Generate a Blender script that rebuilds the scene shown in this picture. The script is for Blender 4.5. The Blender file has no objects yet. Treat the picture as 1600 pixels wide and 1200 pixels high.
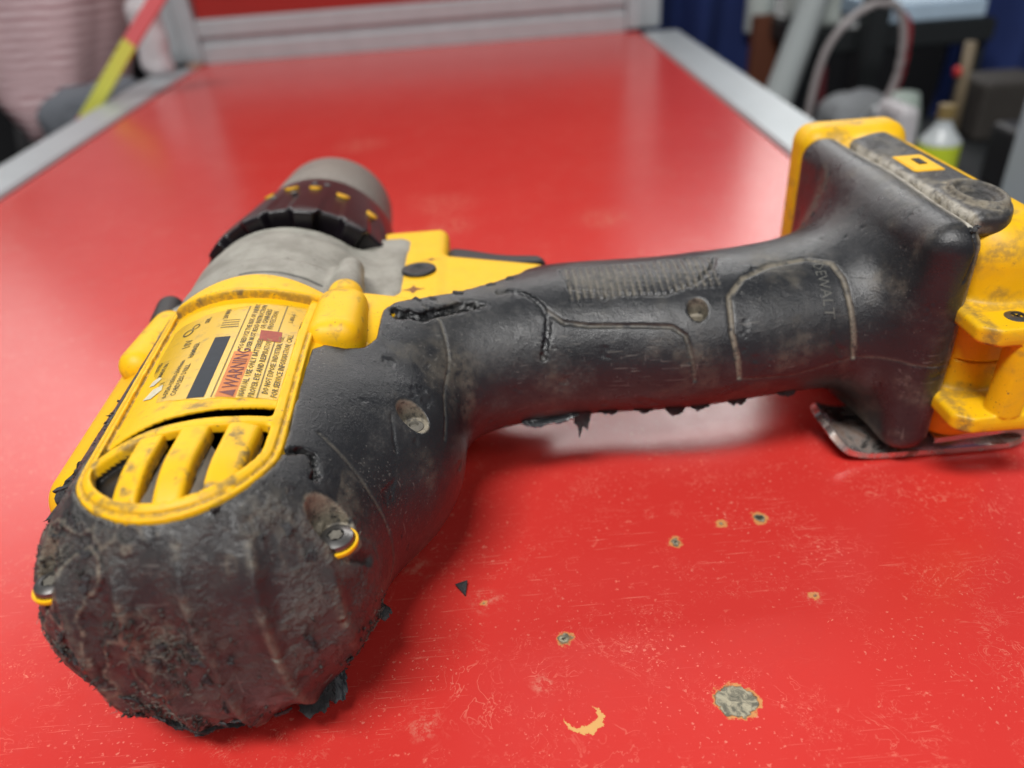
import bpy, math, random
import numpy as np
from mathutils import Vector, Matrix

random.seed(7)
rng = np.random.default_rng(11)
sc = bpy.context.scene

# ------------------------------------------------------------------ camera
cam_data = bpy.data.cameras.new('camera')
cam = bpy.data.objects.new('camera', cam_data)
sc.collection.objects.link(cam)
sc.camera = cam
cam_data.sensor_width = 36.0
cam_data.lens = 27.0
cam_data.clip_start = 0.01
cam_data.clip_end = 50.0
# world axes written in camera axes (x right, y down, z forward)
RW = [(0.99661757, -0.0510358, -0.06441086), (-0.08180884, -0.54181843, -0.8365047), (0.00779269, 0.83894466, -0.54416094)]
m = Matrix(((RW[0][0], -RW[1][0], -RW[2][0], 0.0), (RW[0][1], -RW[1][1], -RW[2][1], 0.0), (RW[0][2], -RW[1][2], -RW[2][2], 0.165), (0, 0, 0, 1)))
cam.matrix_world = m
cam_data.dof.use_dof = True
cam_data.dof.focus_distance = 0.190
cam_data.dof.aperture_fstop = 8.5

# ------------------------------------------------------------------ light
world = bpy.data.worlds.new('World')
sc.world = world
world.use_nodes = True
bg = world.node_tree.nodes['Background']
bg.inputs[0].default_value = (0.80, 0.88, 1.0, 1)
bg.inputs[1].default_value = 0.12
sc.view_settings.view_transform = 'Standard'
sc.view_settings.look = 'None'
sc.view_settings.gamma = 1.0
sc.view_settings.exposure = -0.2

def area(name, loc, target, sx, sy, power, col=(1.0, 0.985, 0.96)):
    l = bpy.data.lights.new(name, 'AREA')
    l.shape = 'RECTANGLE'
    l.size = sx
    l.size_y = sy
    l.energy = power
    l.color = col
    o = bpy.data.objects.new(name, l)
    o.location = loc
    d = Vector(target) - Vector(loc)
    o.rotation_euler = d.to_track_quat('-Z', 'Y').to_euler()
    sc.collection.objects.link(o)
    return o
area('ceiling_light_ahead', (-0.1, 2.45, 1.72), (-0.1, 1.3, 0), 2.9, 0.50, 42)
area('ceiling_light_overhead', (-0.35, -0.45, 1.7), (-0.1, 0.25, 0), 0.9, 0.3, 44)
area('sheen_light_far', (1.1, 3.6, 1.45), (0.3, 0.6, 0), 1.3, 1.0, 19)  # added source that brightens the reflection on the far right bench top
area('soft_light_left', (-1.7, 1.9, 1.15), (-0.3, 0.3, 0), 1.0, 0.8, 7)  # added window-like soft source for the sheen on the left
area('ceiling_light_behind', (0.9, -1.2, 1.9), (0.1, 0.0, 0), 1.3, 0.5, 16)

# ------------------------------------------------------------------ helpers
def link(o):
    sc.collection.objects.link(o)
    return o
def thing(name, label, cat, loc=(0, 0, 0), group=None):
    o = link(bpy.data.objects.new(name, None))
    o.empty_display_size = 0.02
    o.location = loc
    o['label'] = label
    o['category'] = cat
    if group: o['group'] = group
    return o
def tag(o, label, cat, group=None):
    o['label'] = label
    o['category'] = cat
    if group: o['group'] = group
    return o
def mesh_obj(name, verts, faces, mat, parent=None, smooth=True, scale=0.001, attrs=None, label=None, autosmooth=None):
    """verts in millimetres (scale 0.001) in world position"""
    me = bpy.data.meshes.new(name)
    V = np.asarray(verts, dtype=np.float64) * scale
    if parent is not None:
        V = V - np.array(root_loc(parent))
    if isinstance(faces, np.ndarray):
        k = faces.shape[1]
        me.vertices.add(len(V)); me.vertices.foreach_set('co', V.astype(np.float32).ravel())
        me.loops.add(faces.size); me.loops.foreach_set('vertex_index', faces.astype(np.int32).ravel())
        me.polygons.add(len(faces)); me.polygons.foreach_set('loop_start', np.arange(0, faces.size, k, dtype=np.int32))
        me.update(calc_edges=True)
        me.validate()
    else:
        me.from_pydata([tuple(v) for v in V], [], [list(f) for f in faces])
    if smooth:
        me.polygons.foreach_set('use_smooth', np.ones(len(me.polygons), dtype=bool))
    if autosmooth is not None:
        me.set_sharp_from_angle(angle=math.radians(autosmooth))
    if attrs:
        for k, a in attrs.items():
            at = me.attributes.new(k, 'FLOAT', 'POINT')
            at.data.foreach_set('value', np.asarray(a, dtype=np.float32))
    if mat: me.materials.append(mat)
    me.update()
    o = link(bpy.data.objects.new(name, me))
    if parent is not None: o.parent = parent
    if label: o['label'] = label
    return o
def root_loc(p):
    v = Vector((0, 0, 0))
    while p is not None:
        v += p.location
        p = p.parent
    return v

# ---- numpy noise
def _h(ix, iy, iz, s):
    with np.errstate(over='ignore'):
        n = (ix.astype(np.uint32) * np.uint32(374761393) + iy.astype(np.uint32) * np.uint32(668265263) + iz.astype(np.uint32) * np.uint32(2147483647) + np.uint32(s * 974711 & 0xffffffff))
        n = (n ^ (n >> np.uint32(13))) * np.uint32(1274126177)
        n = n ^ (n >> np.uint32(16))
        n = n * np.uint32(2246822519)
        n = n ^ (n >> np.uint32(15))
    return (n & np.uint32(0xffffff)).astype(np.float32) / 16777215.0
def noise3(P, scale, seed=1):
    q = P / scale + 1000.0
    i = np.floor(q).astype(np.int64)
    f = (q - i).astype(np.float32)
    f = f * f * (3 - 2 * f)
    r = 0
    for dx in (0, 1):
        wx = f[:, 0] if dx else 1 - f[:, 0]
        for dy in (0, 1):
            wy = f[:, 1] if dy else 1 - f[:, 1]
            for dz in (0, 1):
                wz = f[:, 2] if dz else 1 - f[:, 2]
                r = r + wx * wy * wz * _h(i[:, 0] + dx, i[:, 1] + dy, i[:, 2] + dz, seed)
    return r * 2 - 1
def fbm(P, scale, octv=3, seed=1, gain=0.5):
    a = 1.0; t = 0; s = 0
    for k in range(octv):
        t = t + a * noise3(P, scale, seed + k * 17); s += a
        a *= gain; scale /= 2.03
    return t / s
def sstep(a, b, x):
    t = np.clip((x - a) / (b - a), 0, 1)
    return t * t * (3 - 2 * t)

# ---- distance functions
def smin(a, b, k):
    h = np.clip(.5 + .5 * (b - a) / k, 0, 1)
    return b * (1 - h) + a * h - k * h * (1 - h)
def smax(a, b, k): return -smin(-a, -b, k)
def ln(x, y, z): return np.sqrt(x * x + y * y + z * z)
def rbox(x, y, z, c, h, r):
    qx = np.abs(x - c[0]) - h[0] + r; qy = np.abs(y - c[1]) - h[1] + r; qz = np.abs(z - c[2]) - h[2] + r
    return ln(np.maximum(qx, 0), np.maximum(qy, 0), np.maximum(qz, 0)) + np.minimum(np.maximum(qx, np.maximum(qy, qz)), 0) - r
def capsule(x, y, z, a, b, r, r2=None):
    a = np.array(a, float); b = np.array(b, float); d = b - a
    t = np.clip(((x - a[0]) * d[0] + (y - a[1]) * d[1] + (z - a[2]) * d[2]) / (d @ d), 0, 1)
    rr = r if r2 is None else r + (r2 - r) * t
    return ln(x - a[0] - t * d[0], y - a[1] - t * d[1], z - a[2] - t * d[2]) - rr
def polyline(x, y, z, pts, pad=3.0):
    pts = np.array(pts, float)
    lo = pts.min(0) - pad; hi = pts.max(0) + pad
    out = np.full(np.shape(x), pad)
    mk = (x > lo[0]) & (x < hi[0]) & (y > lo[1]) & (y < hi[1]) & (z > lo[2]) & (z < hi[2])
    if mk.any():
        xx, yy, zz = x[mk], y[mk], z[mk]
        d = np.full(xx.shape, pad)
        for a, b in zip(pts[:-1], pts[1:]):
            d = np.minimum(d, capsule(xx, yy, zz, a, b, 0.0))
        out[mk] = d
    return out
def poly2d(x, y, pts):
    pts = np.array(pts, float); n = len(pts)
    d = np.full(x.shape, 1e9); inside = np.zeros(x.shape, bool)
    for i in range(n):
        a = pts[i]; b = pts[(i + 1) % n]
        ex, ey = b - a
        wx = x - a[0]; wy = y - a[1]
        t = np.clip((wx * ex + wy * ey) / (ex * ex + ey * ey), 0, 1)
        d = np.minimum(d, (wx - ex * t) ** 2 + (wy - ey * t) ** 2)
        c = (a[1] > y) != (b[1] > y)
        if ey != 0:
            inside ^= c & (x < ex * (y - a[1]) / ey + a[0])
    d = np.sqrt(d)
    return np.where(inside, -d, d)

# ---- dense-on-demand surface nets
def mesh_sdf(fn, lo, hi, h, bs=8):
    lo = np.array(lo, float); hi = np.array(hi, float)
    nb = np.ceil((hi - lo) / (h * bs)).astype(int)
    n = nb * bs
    gi = np.stack(np.meshgrid(*[np.arange(k) for k in nb], indexing='ij'), -1).reshape(-1, 3)
    cen = lo + (gi * bs + (bs - 1) / 2) * h
    dc = fn(cen[:, 0], cen[:, 1], cen[:, 2])
    act = np.abs(dc) < bs * h * 0.87 * 1.35 + 1.0
    F = np.repeat(np.repeat(np.repeat(np.sign(dc + 1e-9).reshape(nb).astype(np.float32), bs, 0), bs, 1), bs, 2)
    loc = np.stack(np.meshgrid(*[np.arange(bs)] * 3, indexing='ij'), -1).reshape(-1, 3)
    ag = gi[act]
    for s in range(0, len(ag), 1500):
        idx = (ag[s:s + 1500, None, :] * bs + loc[None]).reshape(-1, 3)
        P = lo + idx * h
        F[idx[:, 0], idx[:, 1], idx[:, 2]] = fn(P[:, 0], P[:, 1], P[:, 2])
    S = F < 0
    S[0] = S[-1] = False; S[:, 0] = S[:, -1] = False; S[:, :, 0] = S[:, :, -1] = False
    F = np.where(S, np.minimum(F, -1e-6), np.maximum(F, 1e-6))
    cnt = np.zeros(tuple(n - 1), np.int8)
    cor = [(a, b, c) for a in (0, 1) for b in (0, 1) for c in (0, 1)]
    for a, b, c in cor:
        cnt += S[a:n[0] - 1 + a, b:n[1] - 1 + b, c:n[2] - 1 + c]
    cells = np.argwhere((cnt > 0) & (cnt < 8))
    del cnt
    vid = np.full(tuple(n - 1), -1, np.int32)
    vid[cells[:, 0], cells[:, 1], cells[:, 2]] = np.arange(len(cells))
    val = {c: F[cells[:, 0] + c[0], cells[:, 1] + c[1], cells[:, 2] + c[2]] for c in cor}
    acc = np.zeros((len(cells), 3)); num = np.zeros(len(cells))
    for c0 in cor:
        for ax in range(3):
            if c0[ax] == 0:
                c1 = list(c0); c1[ax] = 1; c1 = tuple(c1)
                a, b = val[c0], val[c1]
                mk = (a < 0) != (b < 0)
                t = np.where(mk, a / np.where(mk, a - b, 1), 0)
                p = np.tile(np.array(c0, float), (len(cells), 1)); p[:, ax] = t
                acc += p * mk[:, None]; num += mk
    V = lo + (cells + acc / num[:, None]) * h
    quads = []
    for ax in range(3):
        sl0 = [slice(1, n[k] - 1) for k in range(3)]; sl1 = list(sl0)
        sl0[ax] = slice(0, n[ax] - 1); sl1[ax] = slice(1, n[ax])
        A = S[tuple(sl0)]; B = S[tuple(sl1)]
        e = np.argwhere(A != B)
        if len(e) == 0: continue
        flip = A[e[:, 0], e[:, 1], e[:, 2]]
        off = np.array([1, 1, 1]); off[ax] = 0
        e = e + off
        u, v = [(1, 2), (2, 0), (0, 1)][ax]
        def cell(du, dv):
            q = e.copy(); q[:, u] -= du; q[:, v] -= dv
            return vid[q[:, 0], q[:, 1], q[:, 2]]
        Q = np.stack([cell(1, 1), cell(0, 1), cell(0, 0), cell(1, 0)], 1)
        Q[~flip] = Q[~flip][:, ::-1]
        quads.append(Q)
    Q = np.concatenate(quads)
    return V, Q[(Q >= 0).all(1)]
def grad(fn, V, e=0.25):
    x, y, z = V[:, 0], V[:, 1], V[:, 2]
    g = np.stack([fn(x + e, y, z) - fn(x - e, y, z), fn(x, y + e, z) - fn(x, y - e, z), fn(x, y, z + e) - fn(x, y, z - e)], 1) / (2 * e)
    return g / (np.linalg.norm(g, axis=1)[:, None] + 1e-9)
def sdf_obj(name, fn, lo, hi, h, mat, parent, disp=None, attrs=None, label=None, scale=0.001):
    V, Q = mesh_sdf(fn, lo, hi, h)
    N = grad(fn, V, h * .5)
    d = fn(V[:, 0], V[:, 1], V[:, 2])
    V = V - N * np.clip(d, -h * .6, h * .6)[:, None]
    V0 = V
    if disp is not None: V = V + N * disp(V)[:, None]
    at = attrs(V0) if attrs else None
    return mesh_obj(name, V, Q, mat, parent, attrs=at, label=label, scale=scale)

# ------------------------------------------------------------------ materials
class NT:
    def __init__(s, name):
        s.m = bpy.data.materials.new(name); s.m.use_nodes = True
        s.t = s.m.node_tree; s.n = s.t.nodes; s.l = s.t.links
        s.b = s.n['Principled BSDF']
        s.co = s.n.new('ShaderNodeTexCoord').outputs['Object']
    def set(s, k, v):
        i = s.b.inputs[k]
        if hasattr(v, 'links'): s.l.new(v, i)
        elif isinstance(v, tuple) and len(v) == 3: i.default_value = (*v, 1)
        else: i.default_value = v
        return s
    def noise(s, scale, detail=4, rough=0.55, co=None, dist=0.0, out=0):
        n = s.n.new('ShaderNodeTexNoise')
        n.inputs['Scale'].default_value = scale; n.inputs['Detail'].default_value = detail; n.inputs['Roughness'].default_value = rough
        n.inputs['Distortion'].default_value = dist
        s.l.new(co or s.co, n.inputs['Vector'])
        return n.outputs[out]
    def voro(s, scale, co=None, feature='F1', rand=1.0):
        n = s.n.new('ShaderNodeTexVoronoi'); n.feature = feature
        n.inputs['Scale'].default_value = scale; n.inputs['Randomness'].default_value = rand
        s.l.new(co or s.co, n.inputs['Vector'])
        return n.outputs['Distance']
    def mapping(s, loc=(0, 0, 0), rot=(0, 0, 0), scale=(1, 1, 1), co=None):
        n = s.n.new('ShaderNodeMapping')
        n.inputs['Location'].default_value = loc; n.inputs['Rotation'].default_value = rot; n.inputs['Scale'].default_value = scale
        s.l.new(co or s.co, n.inputs['Vector'])
        return n.outputs[0]
    def ramp(s, fac, a, b, lo=0.0, hi=1.0):
        n = s.n.new('ShaderNodeMapRange'); n.interpolation_type = 'SMOOTHSTEP'
        n.inputs[1].default_value = a; n.inputs[2].default_value = b; n.inputs[3].default_value = lo; n.inputs[4].default_value = hi
        s.l.new(fac, n.inputs[0])
        return n.outputs[0]
    def math(s, op, a, b=None, c=None):
        n = s.n.new('ShaderNodeMath'); n.operation = op
        for i, v in enumerate((a, b, c)):
            if v is None: continue
            if hasattr(v, 'links'): s.l.new(v, n.inputs[i])
            else: n.inputs[i].default_value = v
        return n.outputs[0]
    def mix(s, fac, a, b):
        n = s.n.new('ShaderNodeMix'); n.data_type = 'RGBA'
        for i, v in ((0, fac), (6, a), (7, b)):
            if hasattr(v, 'links'): s.l.new(v, n.inputs[i])
            else: n.inputs[i].default_value = (*v, 1) if isinstance(v, tuple) else v
        return n.outputs[2]
    def attr(s, name):
        n = s.n.new('ShaderNodeAttribute'); n.attribute_name = name
        return n.outputs['Fac']
    def bump(s, h, strength=0.5, dist=0.001, prev=None):
        n = s.n.new('ShaderNodeBump')
        n.inputs['Strength'].default_value = strength; n.inputs['Distance'].default_value = dist
        s.l.new(h, n.inputs['Height'])
        if prev is not None: s.l.new(prev, n.inputs['Normal'])
        s.l.new(n.outputs[0], s.b.inputs['Normal'])
        return n.outputs[0]
    def wave(s): pass

def simple(name, col, rough=0.5, metal=0.0, bump=None, var=0.0, vscale=30):
    n = NT(name); n.set('Roughness', rough); n.set('Metallic', metal)
    if var:
        f = n.noise(vscale, 4)
        n.set('Base Color', n.mix(f, tuple(c * (1 - var) for c in col), tuple(min(1, c * (1 + var)) for c in col)))
    else: n.set('Base Color', col)
    if bump: n.bump(n.noise(bump[0], 4), bump[1], bump[2])
    return n.m

def rubber_mat(name='worn_black_rubber'):
    n = NT(name)
    wear = n.attr('wear'); dust = n.attr('dust'); deep = n.attr('deep')
    base = n.mix(n.noise(60, 4), (0.011, 0.012, 0.014), (0.025, 0.026, 0.029))
    # scuffed haze in blotches, brownish-grey
    blot = n.ramp(n.noise(55, 6, 0.65, dist=0.4), 0.46, 0.72)
    fine = n.ramp(n.noise(900, 3, 0.7), 0.42, 0.70)
    sc1 = n.math('MULTIPLY', blot, n.math('ADD', n.math('MULTIPLY', fine, 0.6), 0.25))
    c = n.mix(n.math('MULTIPLY', sc1, 0.55), base, (0.12, 0.115, 0.105))
    # abraded rear dome: browner, dustier
    b2 = n.ramp(n.noise(120, 6, 0.7, dist=0.2), 0.45, 0.68)
    w2 = n.math('MULTIPLY', wear, n.math('ADD', n.math('MULTIPLY', b2, 0.75), 0.25))
    c = n.mix(w2, c, (0.102, 0.094, 0.084))
    # light specks and hair scratches
    sp = n.ramp(n.voro(700), 0.13, 0.05)
    sp = n.math('MULTIPLY', sp, n.ramp(n.noise(80, 2), 0.48, 0.62))
    c = n.mix(n.math('MULTIPLY', sp, 0.5), c, (0.30, 0.29, 0.26))
    for rot, ss in (((0.2, 0.5, 0.5), (60, 900, 900)), ((0.7, 0.3, -0.9), (70, 1200, 1200)), ((0.5, 0.9, 0.6), (900, 900, 60))):
        mp = n.mapping(rot=rot, scale=ss)
        s1 = n.ramp(n.noise(1.0, 2, 0.5, co=mp), 0.665, 0.70)
        s1 = n.math('MULTIPLY', s1, n.ramp(n.noise(45, 2), 0.5, 0.6))
        c = n.mix(n.math('MULTIPLY', s1, 0.16), c, (0.34, 0.33, 0.30))
    c = n.mix(n.math('MULTIPLY', dust, n.ramp(n.noise(400, 4, 0.7), 0.30, 0.58)), c, (0.27, 0.235, 0.175))
    c = n.mix(n.math('MULTIPLY', n.attr('chalk'), n.ramp(n.noise(260, 5, 0.75), 0.32, 0.60)), c, (0.50, 0.47, 0.41))
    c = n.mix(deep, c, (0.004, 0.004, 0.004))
    n.set('Base Color', c)
    r = n.math('ADD', n.math('MULTIPLY', n.noise(70, 5, 0.6), 0.20), 0.19)
    r = n.math('ADD', r, n.math('MULTIPLY', n.math('MAXIMUM', sc1, w2), 0.35))
    r = n.math('ADD', r, n.math('MULTIPLY', dust, 0.4))
    n.set('Roughness', n.math('MINIMUM', r, 0.95))
    n.set('Specular IOR Level', 0.5)
    p = n.bump(n.noise(1800, 4, 0.65), 0.34, 0.0004)
    p = n.bump(n.math('MULTIPLY', n.noise(520, 5, 0.7), n.math('ADD', wear, 0.12)), 0.2, 0.0006, p)
    rough_h = n.math('MULTIPLY', n.noise(420, 6, 0.7), n.math('ADD', n.math('MULTIPLY', n.math('MULTIPLY', wear, b2), 1.4), 0.10))
    n.bump(rough_h, 0.8, 0.0016, p)
    return n.m
def yellow_mat(name='worn_yellow_plastic'):
    n = NT(name)
    dust = n.attr('dust')
    base = n.mix(n.noise(60, 3), (0.78, 0.425, 0.003), (0.86, 0.50, 0.006))
    # brownish grime film
    g = n.ramp(n.noise(150, 6, 0.7, dist=0.5), 0.48, 0.80)
    c = n.mix(n.math('MULTIPLY', g, 0.35), base, (0.42, 0.27, 0.05))
    # small dark nicks
    sp = n.math('MULTIPLY', n.ramp(n.noise(1300, 2, 0.6), 0.66, 0.72), n.ramp(n.noise(110, 3), 0.45, 0.62))
    c = n.mix(n.math('MULTIPLY', sp, 0.8), c, (0.06, 0.05, 0.035))
    mp = n.mapping(rot=(0, 0, 0.7), scale=(200, 1500, 900))
    s1 = n.math('MULTIPLY', n.ramp(n.noise(1.0, 2, 0.5, co=mp), 0.68, 0.72), n.ramp(n.noise(60, 2), 0.48, 0.58))
    c = n.mix(n.math('MULTIPLY', s1, 0.7), c, (0.10, 0.08, 0.05))
    c = n.mix(n.math('MULTIPLY', dust, n.ramp(n.noise(500, 4, 0.7), 0.25, 0.62)), c, (0.12, 0.095, 0.06))
    c = n.mix(n.attr('deep'), c, (0.012, 0.011, 0.010))  # near-black puts the shade inside the vents into the colour
    n.set('Base Color', c)
    n.set('Roughness', n.math('ADD', n.math('MULTIPLY', n.noise(200, 4), 0.25), 0.36))
    n.set('Specular IOR Level', 0.35)
    n.bump(n.noise(1500, 4, 0.6), 0.12, 0.0003)
    return n.m
def grey_mat():
    n = NT('grey_gear_case')
    dust = n.attr('dust')
    c = n.mix(n.ramp(n.noise(90, 6, 0.65), 0.35, 0.7), (0.31, 0.30, 0.26), (0.20, 0.19, 0.16))
    sp = n.ramp(n.noise(600, 3), 0.66, 0.74)
    c = n.mix(sp, c, (0.08, 0.07, 0.06))
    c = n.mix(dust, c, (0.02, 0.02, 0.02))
    n.set('Base Color', c).set('Roughness', 0.55).set('Metallic', 0.15)
    n.bump(n.noise(900, 3), 0.15, 0.0003)
    return n.m

M_rubber = rubber_mat()
M_yellow = yellow_mat()
M_grey = grey_mat()
M_collar = simple('dark_glossy_collar_plastic', (0.007, 0.005, 0.007), 0.28, var=0.3)
M_dark = simple('dark_cavity_plastic', (0.012, 0.012, 0.012), 0.6)
M_blackplastic = simple('black_plastic', (0.010, 0.010, 0.011), 0.5, var=0.3, vscale=200)
M_chuck = simple('dull_grey_chuck_steel', (0.21, 0.19, 0.165), 0.55, 0.2, var=0.2, vscale=80)
M_screw = simple('dark_steel_screw', (0.16, 0.155, 0.15), 0.33, 0.8, var=0.4, vscale=500)
M_steelbright = simple('bright_steel', (0.55, 0.53, 0.50), 0.3, 1.0, var=0.2, vscale=300)
M_grime = simple('packed_grime', (0.13, 0.12, 0.10), 0.95, var=0.5, vscale=900)
M_baffle = simple('dusty_white_nylon', (0.50, 0.47, 0.42), 0.7, var=0.3, vscale=500)
M_copper = simple('motor_windings', (0.10, 0.09, 0.08), 0.35, 0.8, var=0.6, vscale=900)
M_mark = simple('yellow_print', (0.75, 0.40, 0.02), 0.5, var=0.3, vscale=900)
M_brownmark = simple('brown_lock_mark', (0.20, 0.07, 0.01), 0.6, var=0.4, vscale=700)
M_tornrubber = simple('torn_rubber', (0.030, 0.030, 0.032), 0.75, bump=(1500, 0.5, 0.0006), var=0.6, vscale=500)
M_fluff = simple('rubber_fluff', (0.15, 0.135, 0.115), 0.95, var=0.6, vscale=300)

def hook_mat():
    n = NT('worn_belt_hook_steel')
    f = n.ramp(n.noise(90, 5, 0.7, dist=0.6), 0.42, 0.62)
    n.set('Base Color', n.mix(f, (0.78, 0.74, 0.70), (0.30, 0.21, 0.17)))
    n.set('Metallic', n.ramp(f, 0, 1, 0.95, 0.4)); n.set('Roughness', n.ramp(f, 0, 1, 0.20, 0.5))
    n.bump(n.noise(700, 3), 0.2, 0.0003)
    return n.m
M_hook = hook_mat()

# ------------------------------------------------------------------ bench top material
def table_mat():
    n = NT('scratched_red_bench_top')
    c = n.mix(n.noise(14, 3), (0.54, 0.030, 0.024), (0.60, 0.040, 0.032))
    # pale scuffs that thin out away from the worn working area
    sp = n.math('MULTIPLY', n.ramp(n.noise(520, 3, 0.6), 0.62, 0.74), n.ramp(n.noise(45, 4, 0.6), 0.46, 0.66))
    c = n.mix(n.math('MULTIPLY', sp, 0.55), c, (0.80, 0.26, 0.18))
    sp2 = n.math('MULTIPLY', n.ramp(n.noise(260, 4, 0.7, dist=1.2), 0.66, 0.72), n.ramp(n.noise(28, 3), 0.52, 0.62))
    c = n.mix(n.math('MULTIPLY', sp2, 0.6), c, (0.82, 0.36, 0.24))
    for rot, ss, th in ((0.5, (55, 1900, 1), 0.69), (-0.55, (60, 2200, 1), 0.69), (1.3, (70, 2000, 1), 0.70), (2.1, (50, 2400, 1), 0.70)):
        mp = n.mapping(rot=(0, 0, rot), scale=ss)
        s1 = n.math('MULTIPLY', n.ramp(n.noise(1.0, 2, 0.5, co=mp), th, th + 0.03), n.ramp(n.noise(22, 2), 0.47, 0.6))
        c = n.mix(n.math('MULTIPLY', s1, 0.35), c, (0.80, 0.26, 0.19))
    # chalky rubbed streaks, short and curved, denser towards the near left corner
    for seed, sc_, th in ((3.1, 170, .60), (7.7, 340, .62), (11.3, 90, .62)):
        mp = n.mapping(loc=(seed, seed * .7, 0))
        ridge = n.math('ABSOLUTE', n.math('SUBTRACT', n.noise(sc_, 3, 0.6, co=mp, dist=1.5), 0.5))
        ln_ = n.math('MULTIPLY', n.ramp(ridge, .014, .004), n.ramp(n.noise(sc_ * .35, 4, 0.6, co=mp), th - .08, th + .06))
        c = n.mix(n.math('MULTIPLY', ln_, 0.32), c, (0.78, 0.27, 0.19))
    fleck = n.math('MULTIPLY', n.ramp(n.noise(800, 2, 0.5), .64, .70), n.ramp(n.noise(35, 4, .6), .42, .62))
    c = n.mix(n.math('MULTIPLY', fleck, 0.42), c, (0.80, 0.33, 0.24))
    h = None
    wob = n.noise(420, 5, 0.7)
    sep = n.n.new('ShaderNodeSeparateXYZ'); n.l.new(n.co, sep.inputs[0])
    X, Y = sep.outputs[0], sep.outputs[1]
    def dist(cx, cy, sy=1.0, rot=0.0):
        dx = n.math('SUBTRACT', X, cx); dy = n.math('SUBTRACT', Y, cy)
        dy = n.math('MULTIPLY', dy, sy)
        d = n.math('SQRT', n.math('ADD', n.math('MULTIPLY', dx, dx), n.math('MULTIPLY', dy, dy)))
        return n.math('ADD', d, n.math('MULTIPLY', n.math('SUBTRACT', wob, 0.5), 0.0042))
    holes = []
    # worn-through spots: x, y, outer radius, inner radius, y stretch
    for (cx, cy, ro, ri, sy) in ((.0482, .1090, .0055, .0050, 1.2), (.0100, .1310, .0021, .0016, 1.0), (.0460, .1620, .0019, .0012, .9), (.0610, .1680, .0018, .0006, 1.0), (.0730, .1690, .0024, .0014, .9), (-.0110, .1450, .0009, .0001, 1), (.0780, .1380, .0014, .0002, 1), (.0140, .2330, .0020, .0004, 1.2)):
        d = dist(cx, cy, sy)
        rimm = n.math('ADD', d, n.math('MULTIPLY', n.math('SUBTRACT', n.noise(250, 3, .6), .5), ro * .9))
        c = n.mix(n.math('MULTIPLY', n.ramp(rimm, ro + .0004, ro - .0004), 0.85), c, (0.58, 0.29, 0.10))
        inner = n.ramp(d, ri + .0002, ri - .0003)
        wood = n.mix(n.ramp(n.noise(420, 5, 0.7, dist=1.0), 0.35, 0.65), (0.10, 0.095, 0.07), (0.38, 0.34, 0.24))
        c = n.mix(inner, c, wood)
        holes.append(inner)
    for (cx, cy, r) in ((.0461, .1621, .0005), (.0731, .1691, .0007), (.0100, .1310, .0005)):
        c = n.mix(n.ramp(dist(cx, cy), r + .0003, r - .0001), c, (0.03, 0.03, 0.02))
    # yellow ring left by a small cup-shaped tool, open at the top
    d = dist(.0118, .1078, 1.15)
    ring = n.math('MULTIPLY', n.ramp(d, .0046, .0043), n.ramp(dist(.0112, .1090, 1.15), 0.0036, .0040))
    c = n.mix(ring, c, (0.66, 0.36, 0.12))
    # greyish scuff patches
    for (cx, cy, r) in ((-.0105, .1455, .006), (.0030, .118, .004), (-.026, .1100, .006), (.078, .138, .004), (-.030, .160, .006), (-.031, .467, .030), (-.025, .430, .022), (.063, .423, .022), (-.10, .62, .03), (.09, .33, .02), (-.15, .23, .02)):
        k = n.math('MULTIPLY', n.ramp(dist(cx, cy), r, r * .2), n.ramp(n.noise(380, 5, 0.75), 0.45, 0.65))
        c = n.mix(n.math('MULTIPLY', k, 0.6), c, (0.62, 0.24, 0.17))
    hs = holes[0]
    for q in holes[1:]: hs = n.math('MAXIMUM', hs, q)
    n.set('Base Color', c)
    r = n.math('ADD', n.math('MULTIPLY', n.noise(160, 5, 0.7), 0.16), 0.16)
    n.set('Roughness', n.math('ADD', r, n.math('MULTIPLY', hs, 0.35)))
    n.set('Specular IOR Level', 0.62)
    p = n.bump(n.noise(1400, 4, 0.7), 0.10, 0.0003)
    p = n.bump(n.noise(90, 3, 0.5), 0.10, 0.0006, p)
    n.bump(n.math('SUBTRACT', 1.0, hs), 0.8, 0.0006, p)
    return n.m
M_table = table_mat()
M_alu = simple('brushed_grey_aluminium', (0.44, 0.48, 0.50), 0.42, 0.35, var=0.12, vscale=40)
M_redpanel = simple('red_panel', (0.30, 0.018, 0.014), 0.4, var=0.1, vscale=10)

# ================================================================== SETTING
def box_data(lo, hi, bev=0.0):
    x0, y0, z0 = lo; x1, y1, z1 = hi
    if bev <= 0:
        v = [(x0, y0, z0), (x1, y0, z0), (x1, y1, z0), (x0, y1, z0), (x0, y0, z1), (x1, y0, z1), (x1, y1, z1), (x0, y1, z1)]
        return v, [(0, 3, 2, 1), (4, 5, 6, 7), (0, 1, 5, 4), (1, 2, 6, 5), (2, 3, 7, 6), (3, 0, 4, 7)]
    import bmesh
    bm = bmesh.new()
    bmesh.ops.create_cube(bm, size=1)
    for v in bm.verts:
        v.co = Vector(((x0 + x1) / 2 + v.co.x * (x1 - x0), (y0 + y1) / 2 + v.co.y * (y1 - y0), (z0 + z1) / 2 + v.co.z * (z1 - z0)))
    bmesh.ops.bevel(bm, geom=bm.edges[:], offset=bev, segments=2, affect='EDGES')
    vs = [tuple(v.co) for v in bm.verts]; fs = [[v.index for v in f.verts] for f in bm.faces]
    bm.free()
    return vs, fs
def add_box(name, lo, hi, mat, parent=None, bev=0.0, label=None):
    v, f = box_data(lo, hi, bev)
    return mesh_obj(name, v, f, mat, parent, smooth=bev > 0, scale=1.0, autosmooth=40 if bev > 0 else None, label=label)
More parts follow.
